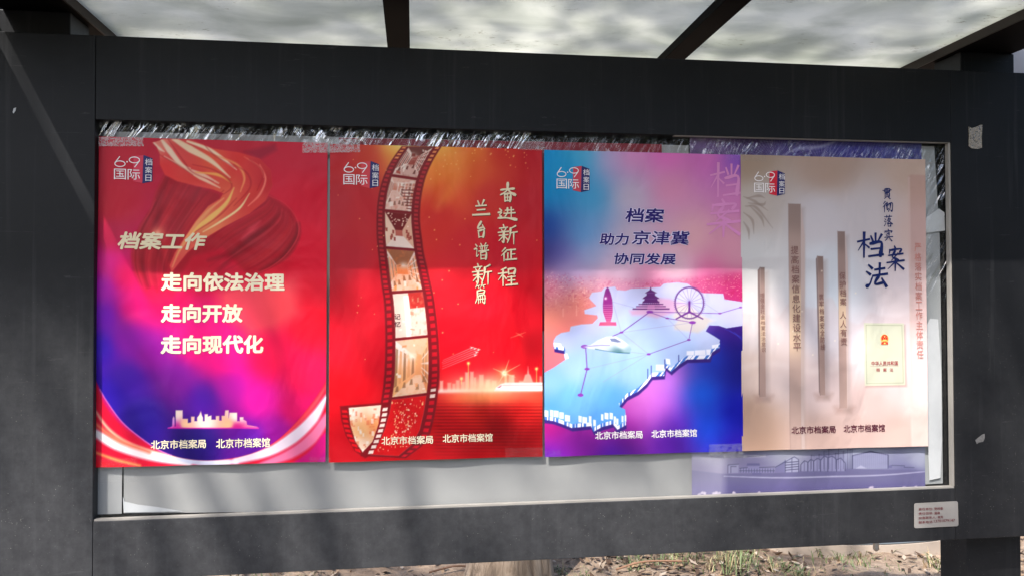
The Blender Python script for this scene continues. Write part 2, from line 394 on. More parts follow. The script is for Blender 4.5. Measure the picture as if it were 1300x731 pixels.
# ================================================================== printing: a small numpy painter (works in survey pixels)
class Print:
    def __init__(s, X, Y):
        s.X, s.Y = X, Y; s.I = np.zeros(X.shape + (3,))
    def rbf(s, pts, p=3.2, soft=6.0, mask=None):
        num = np.zeros_like(s.I); den = np.zeros(s.X.shape)
        for x, y, c in pts:
            w = 1.0 / ((s.X - x) ** 2 + (s.Y - y) ** 2 + soft * soft) ** (p / 2)
            num += w[..., None] * np.asarray(c, float); den += w
        res = num / den[..., None]
        if mask is None: s.I = res
        else: s.mixin(mask, res)
    def mixin(s, m, c):
        m = np.clip(m, 0, 1)[..., None]; s.I = s.I * (1 - m) + np.asarray(c, float) * m
    def sd(s, pts):                                              # signed distance to a polygon, inside negative
        P = np.asarray(pts, float); d = np.full(s.X.shape, 1e9); ins = np.zeros(s.X.shape, bool)
        for (ax, ay), (bx, by) in zip(P, np.roll(P, -1, 0)):
            ex, ey = bx - ax, by - ay; wx, wy = s.X - ax, s.Y - ay
            t = np.clip((wx * ex + wy * ey) / (ex * ex + ey * ey + 1e-9), 0, 1)
            d = np.minimum(d, (wx - ex * t) ** 2 + (wy - ey * t) ** 2)
            if ey: ins ^= ((ay > s.Y) != (by > s.Y)) & (s.X < ex * (s.Y - ay) / ey + ax)
        d = np.sqrt(d); return np.where(ins, -d, d)
    def pm(s, pts, soft=0.7): return np.clip(0.5 - s.sd(pts) / (2 * soft), 0, 1)
    def sub(s, x0, y0, x1, y1, pad=4):                           # work on a window only (for many little shapes)
        k = (s.X > x0 - pad) & (s.X < x1 + pad) & (s.Y > y0 - pad) & (s.Y < y1 + pad)
        q = Print(s.X[k], s.Y[k]); q.I = s.I[k]; return k, q
    def poly(s, pts, c, a=1.0, soft=0.7):
        P = np.asarray(pts, float); k, q = s.sub(*P.min(0), *P.max(0), pad=2 + 2 * soft)
        if k.any(): q.mixin(q.pm(pts, soft) * a, c); s.I[k] = q.I
    def stroke(s, pts, w, c, a=1.0, soft=0.7, n=8, taper=False):
        P = spline(pts, n); w = np.interp(np.linspace(0, 1, len(P)), np.linspace(0, 1, len(w)), w) if hasattr(w, '__len__') else np.full(len(P), float(w))
        if taper: w = w * np.sin(np.linspace(0.0, 1, len(P)) * math.pi) ** 0.6
        k, q = s.sub(*P.min(0), *P.max(0), pad=w.max() + 3 * soft)
        if not k.any(): return
        d = np.full(q.X.shape, 1e9)
        for (ax, ay), (bx, by), wa, wb in zip(P[:-1], P[1:], w[:-1], w[1:]):
            ex, ey = bx - ax, by - ay; wx, wy = q.X - ax, q.Y - ay
            t = np.clip((wx * ex + wy * ey) / (ex * ex + ey * ey + 1e-9), 0, 1)
            d = np.minimum(d, np.hypot(wx - ex * t, wy - ey * t) - 0.5 * (wa + (wb - wa) * t))
        q.mixin(np.clip(0.5 - d / (2 * soft), 0, 1) * a, c); s.I[k] = q.I
    def glow(s, x, y, r, c, a=1.0, ry=None):
        d = ((s.X - x) / r) ** 2 + ((s.Y - y) / (ry or r)) ** 2; s.mixin(a * np.exp(-d), c)
def spline(pts, n=8):
    P = np.asarray(pts, float)
    if len(P) < 3 or n <= 1: return P
    Q = np.vstack([2 * P[0] - P[1], P, 2 * P[-1] - P[-2]]); out = []
    for i in range(len(P) - 1):
        a, b, c, d = Q[i:i + 4]
        for t in np.linspace(0, 1, n, endpoint=False):
            out.append(0.5 * (2 * b + (c - a) * t + (2 * a - 5 * b + 4 * c - d) * t * t + (3 * b - a - 3 * c + d) * t ** 3))
    out.append(P[-1]); return np.asarray(out)
def vnoise(X, Y, scale, seed):                                   # smooth value noise
    r = np.random.default_rng(seed); G = r.random((64, 64)); x = X / scale; y = Y / scale
    xi = np.floor(x).astype(int); yi = np.floor(y).astype(int); fx = x - xi; fy = y - yi
    fx = fx * fx * (3 - 2 * fx); fy = fy * fy * (3 - 2 * fy)
    g = lambda i, j: G[i % 64, j % 64]
    return (g(xi, yi) * (1 - fx) + g(xi + 1, yi) * fx) * (1 - fy) + (g(xi, yi + 1) * (1 - fx) + g(xi + 1, yi + 1) * fx) * fy
def Z(k, ox, oy, pts): return [(ox + x / k, oy + y / k) for x, y in pts]

PW, PH = 0.600, 0.883
class Poster:
    pw, ph = PW, PH
    def __init__(s, ox, oz, rot, Y, seed, curl=0.0):
        s.ox, s.oz, s.c, s.s, s.Y, s.seed, s.curl = ox, oz, math.cos(rot), math.sin(rot), Y, seed, curl
    def wav(s, u, v):
        k = s.seed
        w = 0.0009 * np.sin(7 * u + 5 * v + k) + 0.0005 * np.sin(-9 * u + 13 * v + 2.3 * k) + 0.00012 * np.sin(25 * u + 6 * v + 1.7 * k)
        lo = np.clip((-v - 0.36) / 0.09, 0, 1) ** 2
        w = w - lo * 0.0022 * (1 + np.sin(24 * u + k + 3 * v)) - s.curl * np.clip((u - 0.22) / 0.08, 0, 1) ** 2
        return w
    def at(s, u, v, lift=0.0):
        return s.ox + s.c * u - s.s * v, s.Y + s.wav(u, v) - lift, s.oz + s.s * u + s.c * v
    def loc(s, px, py):                                          # survey pixel -> place on the sheet
        w = bp(px, py, s.Y); dx, dz = w[0] - s.ox, w[2] - s.oz
        return np.array([s.c * dx + s.s * dz, -s.s * dx + s.c * dz])
    def sheet(s, name, paint, nu=375, nv=552):
        u = np.linspace(-s.pw / 2, s.pw / 2, nu); v = np.linspace(s.ph / 2, -s.ph / 2, nv); U, V = np.meshgrid(u, v)
        x, y, z = s.at(U, V); px, py = to_px(x, np.full_like(x, s.Y), z)
        pr = Print(px, py); paint(pr)
        me = grid_mesh(name, x[::-1], y[::-1], z[::-1])
        col = np.ones((nu * nv, 4), np.float32); col[:, :3] = lin(np.clip(pr.I[::-1], 0, 255)).reshape(-1, 3)
        at = me.color_attributes.new('print', 'FLOAT_COLOR', 'POINT'); at.data.foreach_set('color', col.ravel())
        return me

# ------------------------------------------------------------------ lettering
_gc = {}
def glyphs(text, bold=0.0, spacing=1.0):
    key = (text, bold, spacing)
    if key in _gc: return _gc[key]
    cu = bpy.data.curves.new('lettering', 'FONT'); cu.body = text; cu.size = 1.0; cu.offset = bold; cu.space_character = spacing
    cu.resolution_u = 3; o = bpy.data.objects.new('lettering', cu); COL.objects.link(o)
    bpy.context.view_layer.update()
    dg = bpy.context.evaluated_depsgraph_get(); me = o.evaluated_get(dg).to_mesh()
    V = np.zeros(len(me.vertices) * 3); me.vertices.foreach_get('co', V); V = V.reshape(-1, 3)[:, :2].copy()
    P = [tuple(p.vertices) for p in me.polygons]
    o.evaluated_get(dg).to_mesh_clear(); bpy.data.objects.remove(o); bpy.data.curves.remove(cu)
    _gc[key] = (V, P); return V, P
def fit(text, r, bold=0.0, shear=0.0, spacing=1.0):               # r = (x0, z0, x1, z1); bold: struck several times, each a little aside
    V, P = glyphs(text, 0.0, spacing); V = V.copy()
    V[:, 0] += shear * V[:, 1]; lo, hi = V.min(0), V.max(0)
    V = (V - lo) / np.maximum(hi - lo, 1e-6)
    h = (r[3] - r[1]); d = bold * h
    V = V * [r[2] - r[0] - 2 * d, h - 2 * d] + [r[0] + d, r[1] + d]
    if bold <= 0: return V, P
    return [(V + [d * math.cos(a), d * math.sin(a)], P) for a in np.linspace(0.4, 0.4 + 2 * math.pi, 8, endpoint=False)] + [(V, P)]
def join(items):
    Vs, Ps, k = [], [], 0
    for V, P in items:
        Vs.append(V); Ps += [tuple(i + k for i in p) for p in P]; k += len(V)
    return np.vstack(Vs), Ps
def brush(strokes, r, weight=1.0, cap=1.0):                                # brush-written sign: list of (points, width) in a 0..100 box
    items = []
    W, H = r[2] - r[0], r[3] - r[1]; k = min(abs(W), abs(H), cap) / 100
    for pts, w0, w1 in strokes:
        p = spline([(r[0] + x / 100 * W, r[3] - y / 100 * H) for x, y in pts], 5)
        t = np.gradient(p, axis=0); t /= np.linalg.norm(t, axis=1)[:, None] + 1e-9; nrm = np.stack([-t[:, 1], t[:, 0]], 1)
        q = np.linspace(0, 1, len(p)); w = (w0 + (w1 - w0) * q) * (1 + 0.25 * np.cos(q * 6.3)) * k * 0.5 * weight
        p = p.copy(); p[0] -= t[0] * w[0] * 0.7; p[-1] += t[-1] * w[-1] * 0.7
        w[0] *= 0.6; w[-1] *= 0.55
        L = p + nrm * w[:, None]; Rr = p - nrm * w[:, None]; n = len(p)
        items.append((np.vstack([L, Rr]), [(i, n + i, n + i + 1, i + 1) for i in range(n - 1)]))
    return items
def letters(P, name, parent, mat, items, lift=0.0004, step=0.0, base=0.0007):
    """lay flat outlines on a poster (or any object with .at) as one mesh"""
    Vs, Ps, k = [], [], 0
    flat = []
    for q in items: flat += q if isinstance(q, list) else [q]
    if len(flat) > len(items): step = max(step, 0.00001)
    for j, (V, F_) in enumerate(flat):
        x, y, z = P.at(V[:, 0], V[:, 1], base + lift + step * j)
        Vs.append(np.stack([x, y, z], 1)); Ps += [tuple(i + k for i in f) for f in F_]; k += len(V)
    return link(name, mesh_polys(name, np.vstack(Vs), Ps), mat, parent)
def rect(P, x0, y0, x1, y1):                                      # photo box (top-left .. bottom-right) -> sheet rectangle
    a, b = P.loc(x0, (y0 + y1) / 2), P.loc(x1, (y0 + y1) / 2); c, d = P.loc((x0 + x1) / 2, y0), P.loc((x0 + x1) / 2, y1)
    return (a[0], d[1], b[0], c[1])
def quad(*p): return np.array(p, float), [tuple(range(len(p) - 1, -1, -1))]
def ring(cx, cy, rx, ry, w, n=28, a0=0.0, a1=2 * math.pi):
    an = np.linspace(a0, a1, n); o = np.stack([cx + rx * np.cos(an), cy + ry * np.sin(an)], 1); i = np.stack([cx + (rx - w) * np.cos(an), cy + (ry - w) * np.sin(an)], 1)
    return np.vstack([o, i]), [(k, k + 1, n + k + 1, n + k) for k in range(n - 1)]
def bar(p, q, w):
    p, q = np.array(p, float), np.array(q, float); t = (q - p) / np.linalg.norm(q - p); nn = np.array([-t[1], t[0]]) * w / 2
    return np.array([p + nn, p - nn, q - nn, q + nn]), [(0, 1, 2, 3)]
def disc(cx, cy, rx, ry=None, n=20):
    an = np.linspace(0, 2 * math.pi, n, endpoint=False); return np.stack([cx + rx * np.cos(an), cy + (ry or rx) * np.sin(an)], 1), [tuple(range(n))]

INK_WHITE = ink('white_ink', (248, 240, 238)); INK_NAVY = ink('navy_ink', (44, 42, 100)); INK_CREAM = ink('cream_ink', (250, 234, 200))
INK_DNAVY = ink('deep_navy_ink', (38, 22, 104)); INK_PALE = ink('pale_halo_ink', (226, 214, 236)); INK_GOLD = ink('pale_gold_ink', (236, 218, 180))
INK_BLUE = ink('blue_black_ink', (16, 34, 92)); INK_MAROON = ink('maroon_ink', (86, 30, 48)); INK_BROWN = ink('brown_ink', (134, 96, 90)); INK_PINK = ink('pink_brown_ink', (196, 130, 120))

def logo(P, parent, dark, lx=0.0, ly=0.0):
    """6.9 over two signs, a navy panel with three signs at its right; (lx, ly) moves it on the sheet"""
    k = 0.002055                                                  # metres per survey pixel on the first sheet
    def q(x, y): return (lx + (x - 126) * k - PW / 2, ly + PH / 2 - (y - 175.5) * k)
    x = lambda zx, zy: q(120 + zx / 8.125, 170 + zy / 8.125)
    root = letters(P, 'logo_panel', parent, INK_NAVY, [quad(x(500, 230), x(592, 264), x(592, 510), x(490, 535))], 0.0003)
    fl = dark
    letters(P, 'logo_flare', root, fl, [quad(x(400, 245), x(498, 232), x(489, 532), x(395, 512))], 0.00025)
    it = []
    a, b = x(208, 365), x(320, 296); cx, cy = (a[0] + b[0]) / 2, (a[1] + b[1]) / 2; rx, ry = (b[0] - a[0]) / 2, (b[1] - a[1]) / 2
    w = 0.0024
    it.append(ring(cx, cy, rx, ry, w)); it.append(bar((cx - rx + w * .55, cy + ry * .25), x(262, 252), w))
    a, b = x(352, 322), x(465, 250); cx, cy = (a[0] + b[0]) / 2, (a[1] + b[1]) / 2; rx, ry = (b[0] - a[0]) / 2, (b[1] - a[1]) / 2
    it.append(ring(cx, cy, rx, ry, w)); it.append(bar((cx + rx - w * .55, cy - ry * .25), x(410, 364), w))
    it.append(disc(*x(335, 308), 0.002))
    def bx(x0, y0, x1, y1): a, b = x(x0, y1), x(x1, y0); return (a[0], a[1], b[0], b[1])
    it.append(fit('国', bx(205, 384, 326, 497), 0.0)); it.append(fit('际', bx(342, 386, 467, 497), 0.0))
    for ch, r in (('档', (516, 268, 590, 340)), ('案', (518, 356, 588, 424)), ('日', (522, 440, 582, 508))): it.append(fit(ch, bx(*r), 0.0))
    letters(P, 'logo_lettering', root, INK_WHITE, it, 0.0007, 0.00002)
    return root

# strokes of the brush-written signs, in a 0..100 box: (points, start width, end width)
def S(txt):
    out = []
    for st in txt.split(';'):
        pts, w = st.split('|') if '|' in st else (st, '11,7')
        out.append(([tuple(float(v) for v in p.split(',')) for p in pts.split()], *[float(v) for v in w.split(',')]))
    return out
BR = {
 '奋': S('10,38 50,33 90,30|9,11;52,2 48,35 30,52 6,64|13,6;52,34 70,50 96,62|8,15;32,60 35,95|10,10;32,60 68,57 65,95|9,12;36,76 64,74|8,8;50,60 50,93|8,8;35,94 65,92|9,8'),
 '进': S('45,25 85,20|9,10;38,48 92,42|9,11;55,8 54,45 42,70|10,6;74,5 74,75|11,7;15,15 22,25|8,13;8,42 24,40 14,62 24,70 6,84|9,7;6,84 40,80 70,84 100,92|7,15'),
 '新': S('30,3 33,12|8,12;12,20 50,15|9,9;20,26 24,34|6,9;42,22 36,34|9,6;5,42 55,36|8,11;10,58 52,53|8,9;32,38 32,92 24,86|12,6;28,62 8,84|10,5;38,64 50,76|6,11;90,8 64,22|12,7;66,20 64,55 50,94|11,5;64,44 98,38|9,10;82,42 82,100|12,5'),
 '征': S('30,5 12,28|12,5;34,28 8,58|12,5;24,46 24,95|11,8;42,18 92,12|9,12;68,16 68,82|12,10;68,48 90,45|9,8;48,42 48,85|10,9;36,88 98,82|9,13'),
 '程': S('40,4 18,14|12,6;4,34 46,28|9,11;27,12 27,96|13,8;26,36 4,66|9,4;28,42 42,58|6,12;54,10 56,36|10,9;54,10 88,7 84,34|9,12;56,34 84,32|8,8;52,52 88,48|9,9;54,70 86,67|9,9;70,50 70,92|12,10;44,94 98,88|10,14'),
 '兰': S('32,6 40,26|8,14;68,2 58,26|14,7;22,36 80,31|10,12;30,60 72,56|10,12;4,90 98,84|12,17'),
 '台': S('50,4 20,42 70,36|14,9;62,22 80,44|8,15;26,58 32,95|12,11;26,58 76,53 70,94|11,13;32,93 70,91|9,9'),
 '谱': S('14,10 22,20|8,13;6,38 22,36 20,82 32,72|9,5;48,4 54,14|7,11;82,2 74,14|11,6;40,22 94,16|8,10;58,22 58,44|9,8;76,20 76,44|9,8;46,28 50,38|6,9;90,26 84,38|9,5;36,50 98,44|9,12;48,58 50,98|10,9;48,58 84,55 82,98|9,12;50,76 82,74|7,7;50,96 82,94|8,8'),
 '篇': S('24,2 10,20|12,6;20,12 44,9|8,8;32,14 34,22|7,9;64,0 52,18|12,6;60,10 90,6|8,8;74,12 78,20|7,9;46,24 54,30|8,12;24,36 80,32 78,48|9,11;26,50 78,46|8,8;24,36 22,70 8,96|11,5;34,60 34,96|10,8;34,60 84,56 84,96 76,92|9,8;28,78 90,74|8,9;50,60 50,92|8,7;67,58 67,92|8,7'),
 '贯': S('28,8 24,34|9,8;28,8 78,4 72,34|8,10;24,34 74,30|7,7;8,22 94,16|8,9;52,6 50,34|8,7;30,46 30,80|10,8;30,46 72,42 70,78|8,11;50,52 46,78 20,98|10,4;56,78 78,96|7,13'),
 '彻': S('26,6 10,26|11,5;30,26 6,54|11,5;20,44 20,96|10,7;34,42 58,34|8,9;44,14 44,76 58,64|11,5;60,24 94,18 90,88 78,80|8,7;76,22 72,60 54,96|10,4'),
 '落': S('10,14 90,8|8,10;34,2 36,22|9,8;66,0 62,20|10,7;14,32 22,40|7,12;8,52 18,58|7,12;8,92 26,68|11,5;56,26 34,56|11,5;52,36 80,32 40,72|8,6;48,44 96,74|7,14;46,76 50,98|9,8;46,76 80,72 76,96|8,10;50,96 76,94|7,7'),
 '实': S('48,2 54,12|8,13;14,18 12,34|10,6;14,20 88,14 80,28|8,8;34,32 42,40|7,11;26,48 36,56|7,11;8,70 94,62|8,12;56,30 54,62 14,98|11,5;56,70 84,96|7,15'),
 '档': S('2,36 44,26|8,9;26,2 24,98|13,8;24,36 2,72|9,3;26,44 42,58|5,10;70,4 70,34|10,8;52,14 58,30|7,11;92,8 80,32|11,6;50,44 92,38 88,92|9,12;54,66 86,62|8,8;44,96 96,88|8,11'),
 '案': S('48,0 54,10|8,13;20,16 16,30|10,6;20,16 86,10 78,24|8,8;50,20 34,44 70,56|9,7;66,30 30,58|9,5;14,38 94,30|8,11;4,68 100,58|9,12;52,52 50,100|13,8;48,66 8,94|9,4;54,66 96,92|7,15'),
 '法': S('14,8 26,18|8,14;4,36 16,44|8,14;4,96 18,86 30,56|12,4;44,26 86,20|9,11;66,2 64,48|12,9;34,52 98,44|9,12;62,50 42,86 84,80|10,8;76,64 94,92|8,16'),
}

# ================================================================== the four posters
# ---- 1: red and blue, ribbon of cloth
def paint_ribbon(p):
    p.rbf([(140,190,(200,24,48)),(280,185,(200,24,48)),(400,190,(206,24,52)),(140,260,(198,20,46)),(400,260,(216,12,46)),(400,310,(226,6,44)),(340,320,(208,10,40)),(250,330,(196,8,40)),(140,300,(190,20,66)),
           (132,335,(214,20,130)),(128,365,(178,22,180)),(160,350,(226,6,84)),(130,400,(120,22,190)),(170,390,(222,6,110)),(128,440,(58,20,186)),(160,430,(140,14,160)),(140,500,(46,16,164)),(165,480,(60,14,150)),(200,380,(246,4,84)),(190,450,(150,10,150)),(225,480,(130,14,150)),(250,440,(232,4,112)),(280,460,(242,6,124)),
           (340,455,(250,4,72)),(400,410,(250,6,40)),(380,380,(248,24,50)),(390,480,(250,14,74)),(330,510,(206,6,140)),(375,520,(232,8,96)),(260,505,(70,12,152)),(290,490,(176,8,150)),(180,530,(34,8,126)),(250,560,(30,6,104)),(320,555,(90,10,150)),(350,545,(150,8,140))], p=4.2, soft=17)
    z = lambda pts: Z(3.045, 100, 160, pts)
    # faint facets of the upper right, and the pale lobe under the cloth
    p.poly(z([(640,100),(760,70),(765,95),(700,130)]), (160,14,46), .8, 3)
    lobe = p.pm(Z(4.06, 130, 280, [(590,380),(620,345),(740,320),(860,300),(1000,290),(1015,480),(900,560),(760,600),(700,545),(640,500),(600,440)]), 10)
    p.mixin(lobe * .75 * np.clip((345 - (p.X - 280) * 1.0 + 0) / 60 + .2, .25, 1), (252, 84, 88))
    # dark folds of the cloth behind
    dark = z([(330,190),(300,250),(280,320),(240,380),(212,440),(203,500),(215,570),(250,640),(300,720),(360,760),(372,660),(400,560),(440,505),(555,470),(640,560),(660,580),(740,545),(800,500),(842,440),(850,385),(820,325),(765,285),(735,270),(660,330),(560,330),(545,262),(450,230)])
    m = p.pm(dark, 3.0); fade = np.clip((392 - p.Y) / 60, 0, 1)
    p.mixin(m * fade, (172, 15, 36))
    for k, pts in enumerate(([(345,200),(310,300),(300,420),(330,560)],[(400,215),(340,330),(330,450),(352,540)],[(470,235),(420,330),(370,420),(350,520)],[(520,250),(455,330),(400,420)],[(300,300),(250,400),(235,500),(270,620)],[(560,420),(660,380),(740,310)],[(500,520),(640,470),(780,340)],[(600,560),(720,500),(830,380)],[(540,560),(660,440),(760,380)])):
        p.stroke(z(pts), [1, 9, 2], (196, 36, 44) if k % 2 else (112, 8, 24), .55, 3.5)
    p.stroke(z([(700,560),(790,505),(840,430),(848,380)]), [2, 10, 3], (110, 6, 20), .7, 3)
    p.stroke(z([(630,440),(670,400),(700,370)]), [1, 8, 1], (240, 90, 100), .6, 3)
    def fan(A, B, n, seed):                                       # fine folds running between two guide curves
        rr = np.random.default_rng(seed); A, B = spline(z(A), 8), spline(z(B), 8); k = min(len(A), len(B))
        A = A[np.linspace(0, len(A) - 1, k).astype(int)]; B = B[np.linspace(0, len(B) - 1, k).astype(int)]
        for i in range(n):
            f = (i + rr.uniform(-.3, .3)) / n; c = ((214, 40, 48), (132, 6, 24), (200, 26, 42), (236, 80, 80))[int(rr.integers(0, 4))]
            w = rr.uniform(1.2, 4.2); pts = A * (1 - f) + B * f; a = rr.uniform(.14, .38); i0 = int(rr.integers(0, max(1, k // 4)))
            p.stroke(pts[i0::3], [.3, w, w * .7, .3], c, a, rr.uniform(1.0, 2.4), n=2)
    fan([(330,195),(290,300),(225,430),(215,540),(250,640)], [(540,252),(470,330),(395,440),(352,540),(345,640)], 26, 1)
    fan([(430,500),(520,400),(640,330),(700,300),(730,275)], [(600,600),(720,555),(800,490),(845,420),(838,360)], 30, 2)
    p.stroke(z([(735,270),(790,296),(832,340),(851,390),(842,440),(800,500),(742,545),(680,572)]), [.4, 1.4, 1.8, 1.2, .4], (226, 60, 66), .7, .8)
    p.stroke(z([(330,195),(296,260),(276,330),(236,390),(206,470),(206,540)]), [.3, 1.2, 1.2, .8, .3], (206, 40, 52), .5, .8)
    # bright ribbon
    rb = z([(283,65),(330,50),(430,52),(520,88),(620,103),(700,128),(742,172),(750,232),(722,290),(660,340),(560,392),(480,440),(420,490),(380,540),(358,568),(351,540),(372,490),(410,430),(450,370),(500,310),(545,282),(558,262),(520,247),(450,232),(380,215),(332,190),(312,150),(312,110),(300,82)])
    p.mixin(p.pm(rb, 0.9), (218, 46, 50))
    ins = p.pm(rb, 1.0)
    keep = p.I.copy()
    p.rbf([(200,180,(240,130,110)),(230,190,(226,70,64)),(210,215,(232,52,52)),(250,225,(226,60,54)),(270,205,(234,84,56)),(300,200,(230,52,48)),(335,200,(210,40,46)),(344,230,(204,32,42)),(320,255,(220,58,52)),(290,250,(232,92,64)),(260,285,(236,128,80)),(235,310,(230,90,74)),(220,340,(226,76,70))], p=3, soft=4, mask=ins)
    hl = [([(318,52),(350,95),(395,150),(430,165)], [8,22,16,4], (250,216,182)), ([(365,50),(430,90),(510,135),(585,200)], [14,26,18,3], (248,214,172)), ([(420,60),(500,90),(560,130),(610,170)], [8,14,12,2], (250,220,180)),
          ([(330,118),(400,158),(470,200),(545,240)], [3,8,16,3], (246,196,160)), ([(420,165),(480,190),(540,222)], [3,14,4], (244,190,160)), ([(600,240),(570,300),(510,355),(440,410),(392,480)], [3,14,20,12,3], (246,188,100)), ([(660,262),(620,320),(545,372),(480,410)], [2,8,7,2], (250,224,160)),
          ([(560,280),(500,330),(440,400),(390,480),(362,545)], [4,10,12,8,3], (240,150,96)), ([(700,150),(722,205),(700,265),(655,310)], [2,7,8,3], (250,124,104)), ([(520,110),(610,150),(640,200),(625,255)], [2,10,9,3], (246,140,84)), ([(640,120),(700,160),(715,200)], [2,6,2], (244,110,90)),
          ([(290,66),(312,88),(330,100)], [6,10,3], (250,210,180)), ([(450,180),(540,190),(590,220)], [3,12,3], (248,168,80))]
    for pts, w, c in hl: p.stroke(z(pts), [q / 3.0 for q in w], c, .95, 1.0)
    for pts, w in (([(345,52),(400,130),(440,180),(520,215)], 5), ([(470,55),(520,110),(600,160)], 4), ([(440,150),(520,170),(580,210),(590,240),(560,265)], 6), ([(600,150),(652,185),(662,240),(600,310)], 6), ([(660,130),(712,180),(690,250)], 4), ([(312,112),(380,150),(440,190)], 4), ([(560,250),(470,330),(400,430)], 4), ([(610,280),(540,350),(450,410)], 4)):
        p.stroke(z(pts), [0.4, w / 3.0, 0.3], (176, 16, 28), .6, 1.2)
    p.I = p.I * ins[..., None] + keep * (1 - ins[..., None])
    p.glow(200, 297, 9, (255, 150, 110), .75); p.glow(200, 297, 3, (255, 220, 180), .6)
    # swooshes at the foot
    arc = spline([(119,474),(124,488),(135,508),(155,535),(180,556),(205,572),(232,581),(264,584),(300,580),(330,571),(355,556),(380,531),(400,505),(416,480)], 6)
    area = [tuple(a) for a in arc] + [(420, 600), (115, 600)]
    p.mixin(p.pm(area, .8), (224, 14, 50))
    mk = p.pm(area, .8); keep = p.I.copy()
    L = [([(121,482),(136,512),(156,538),(182,560),(210,575)], [1,7,9,6,3], (196,10,110)), ([(121,500),(140,530),(165,553),(200,572)], [2,9,10,3], (214,10,50)), ([(119,518),(138,544),(163,562),(200,575),(240,583),(290,586)], [1.5,3,4,5,6,5], (252,226,176)), ([(119,548),(148,564),(188,577),(240,587)], [10,13,12,8], (250,244,240)), ([(119,536),(150,558),(190,573)], [4,6,4], (246,120,90)), ([(119,573),(148,583),(178,590)], [2,4,3], (250,170,90)), ([(119,588),(160,592)], [8,6], (226,14,36)),
         ([(225,582),(262,587),(300,585)], [6,9,6], (214,216,238)), ([(416,500),(398,530),(372,555),(340,573),(300,584)], [3,13,15,12,8], (240,226,236)), ([(416,528),(396,556),(368,576),(330,590)], [10,14,12,6], (236,120,160)), ([(416,556),(398,578),(372,594)], [16,16,12], (206,10,120)), ([(416,486),(398,514),(374,540),(344,564)], [3,6,5,2], (244,70,84)), ([(416,575),(404,592)], [10,12], (190,10,130))]
    for pts, w, c in L: p.stroke(pts, w, c, .95, 2.0)
    p.I = p.I * mk[..., None] + keep * (1 - mk[..., None])
    p.stroke([tuple(a) for a in arc[8:34]], 1.3, (236, 150, 226), .75, .8)
    # city cut-out
    city = Z(2.612, 100, 400, [(296,373),(310,367),(312,341),(315,334),(318,340),(319,367),(322,367),(322,314),(345,314),(345,342),(362,342),(362,356),(373,354),(373,335),(384,335),(384,350),(393,350),(393,338),(400,330),(405,316),(408,330),(412,338),(412,350),(418,350),(418,327),(428,327),(428,335),(440,331),(440,345),(455,345),(455,333),(466,333),(466,348),(474,348),(474,332),(484,332),(486,314),(497,314),(497,340),(500,322),(525,322),(525,350),(534,350),(534,337),(546,337),(546,345),(556,350),(558,362),(592,369),(596,375)])
    cm = p.pm(city, .6); keep = p.I.copy()
    p.rbf([(225,525,(250,222,206)),(300,527,(250,232,214)),(260,532,(252,226,206)),(235,538,(250,196,150)),(290,538,(250,190,140)),(225,542,(214,40,150)),(300,542.5,(214,30,130)),(216,535,(220,150,230))], p=3, soft=2, mask=cm)
    p.stroke([(214,542.6),(270,542.8),(328,542.6)], 1.4, (206, 20, 150), .9, .7)
P1 = Poster(0.3834, 0.4785, -0.0054, 0.0188, 1.0)
P2 = Poster(0.9911, 0.4742, -0.0024, 0.0185, 2.2)
P3 = Poster(1.5974, 0.4716, -0.0021, 0.0188, 3.1)
P4 = Poster(2.1938, 0.4707, -0.0032, 0.0178, 4.4, 0.004)

def footer(P, o, mat, a, b, sp=1.0):
    letters(P, 'footer_lettering', o, mat, [fit('北京市档案局', rect(P, *a), 0.018)])
    letters(P, 'footer_lettering', o, mat, [fit('北京市档案馆', rect(P, *b), 0.018)])

o1 = link('poster', P1.sheet('poster', paint_ribbon), mat_print('red_blue_print'))
tag(o1, 'red and blue poster with a flowing red ribbon and white skyline, leftmost in the window', 'poster', 'posters taped in the window')
logo(P1, o1, ink('light_red_ink', (222, 60, 84)))
letters(P1, 'title_lettering', o1, INK_GOLD, [fit('档案工作', rect(P1, 149.5, 294.8, 263, 317.3), 0.034, 0.22)])
for s_, b in (('走向依法治理', (204.6, 346, 361.5, 369.5)), ('走向开放', (204.4, 385.4, 308, 409.2)), ('走向现代化', (204, 424.8, 334.6, 448.7))):
    letters(P1, 'slogan_lettering', o1, INK_CREAM, [fit(s_, rect(P1, *b), 0.04)])
footer(P1, o1, INK_CREAM, (191.9, 557.4, 261.8, 568.8), (274.6, 555.6, 342.8, 567.6))

# ---- 2: red with a film strip
Lf = spline([(510,186),(499,201),(490,217),(483,236.6),(479,258.7),(478,278),(478,298),(479.6,318),(481.6,337.5),(484,360),(487.4,383),(489,415.7),(489,448.6),(487.4,481),(484,507),(479,530),(470,556),(458,578)], 6)
Rt = spline([(561,186),(549.5,204.6),(540.8,224.3),(535.9,244),(533.5,263.7),(533.3,283),(535.7,303),(538.4,322.7),(543,342.4),(547,360),(550.5,376.3),(555,409),(557.6,442),(558,475),(556,498),(551,531),(541,560),(515,581)], 6)
def strip_pt(s, t):
    i = np.linspace(0, 1, len(Lf)); a = np.array([np.interp(s, i, Lf[:, k]) for k in (0, 1)]); b = np.array([np.interp(s, i, Rt[:, k]) for k in (0, 1)])
    return a + (b - a) * t
def strip_poly(s0, s1, t0, t1, n=6):
    ss = np.linspace(s0, s1, n); return [tuple(strip_pt(s, t0)) for s in ss] + [tuple(strip_pt(s, t1)) for s in ss[::-1]]
def s_of_y(y):
    ss = np.linspace(0, 1, 400); ys = np.array([strip_pt(s, .5)[1] for s in ss]); return float(np.interp(y, ys, ss))
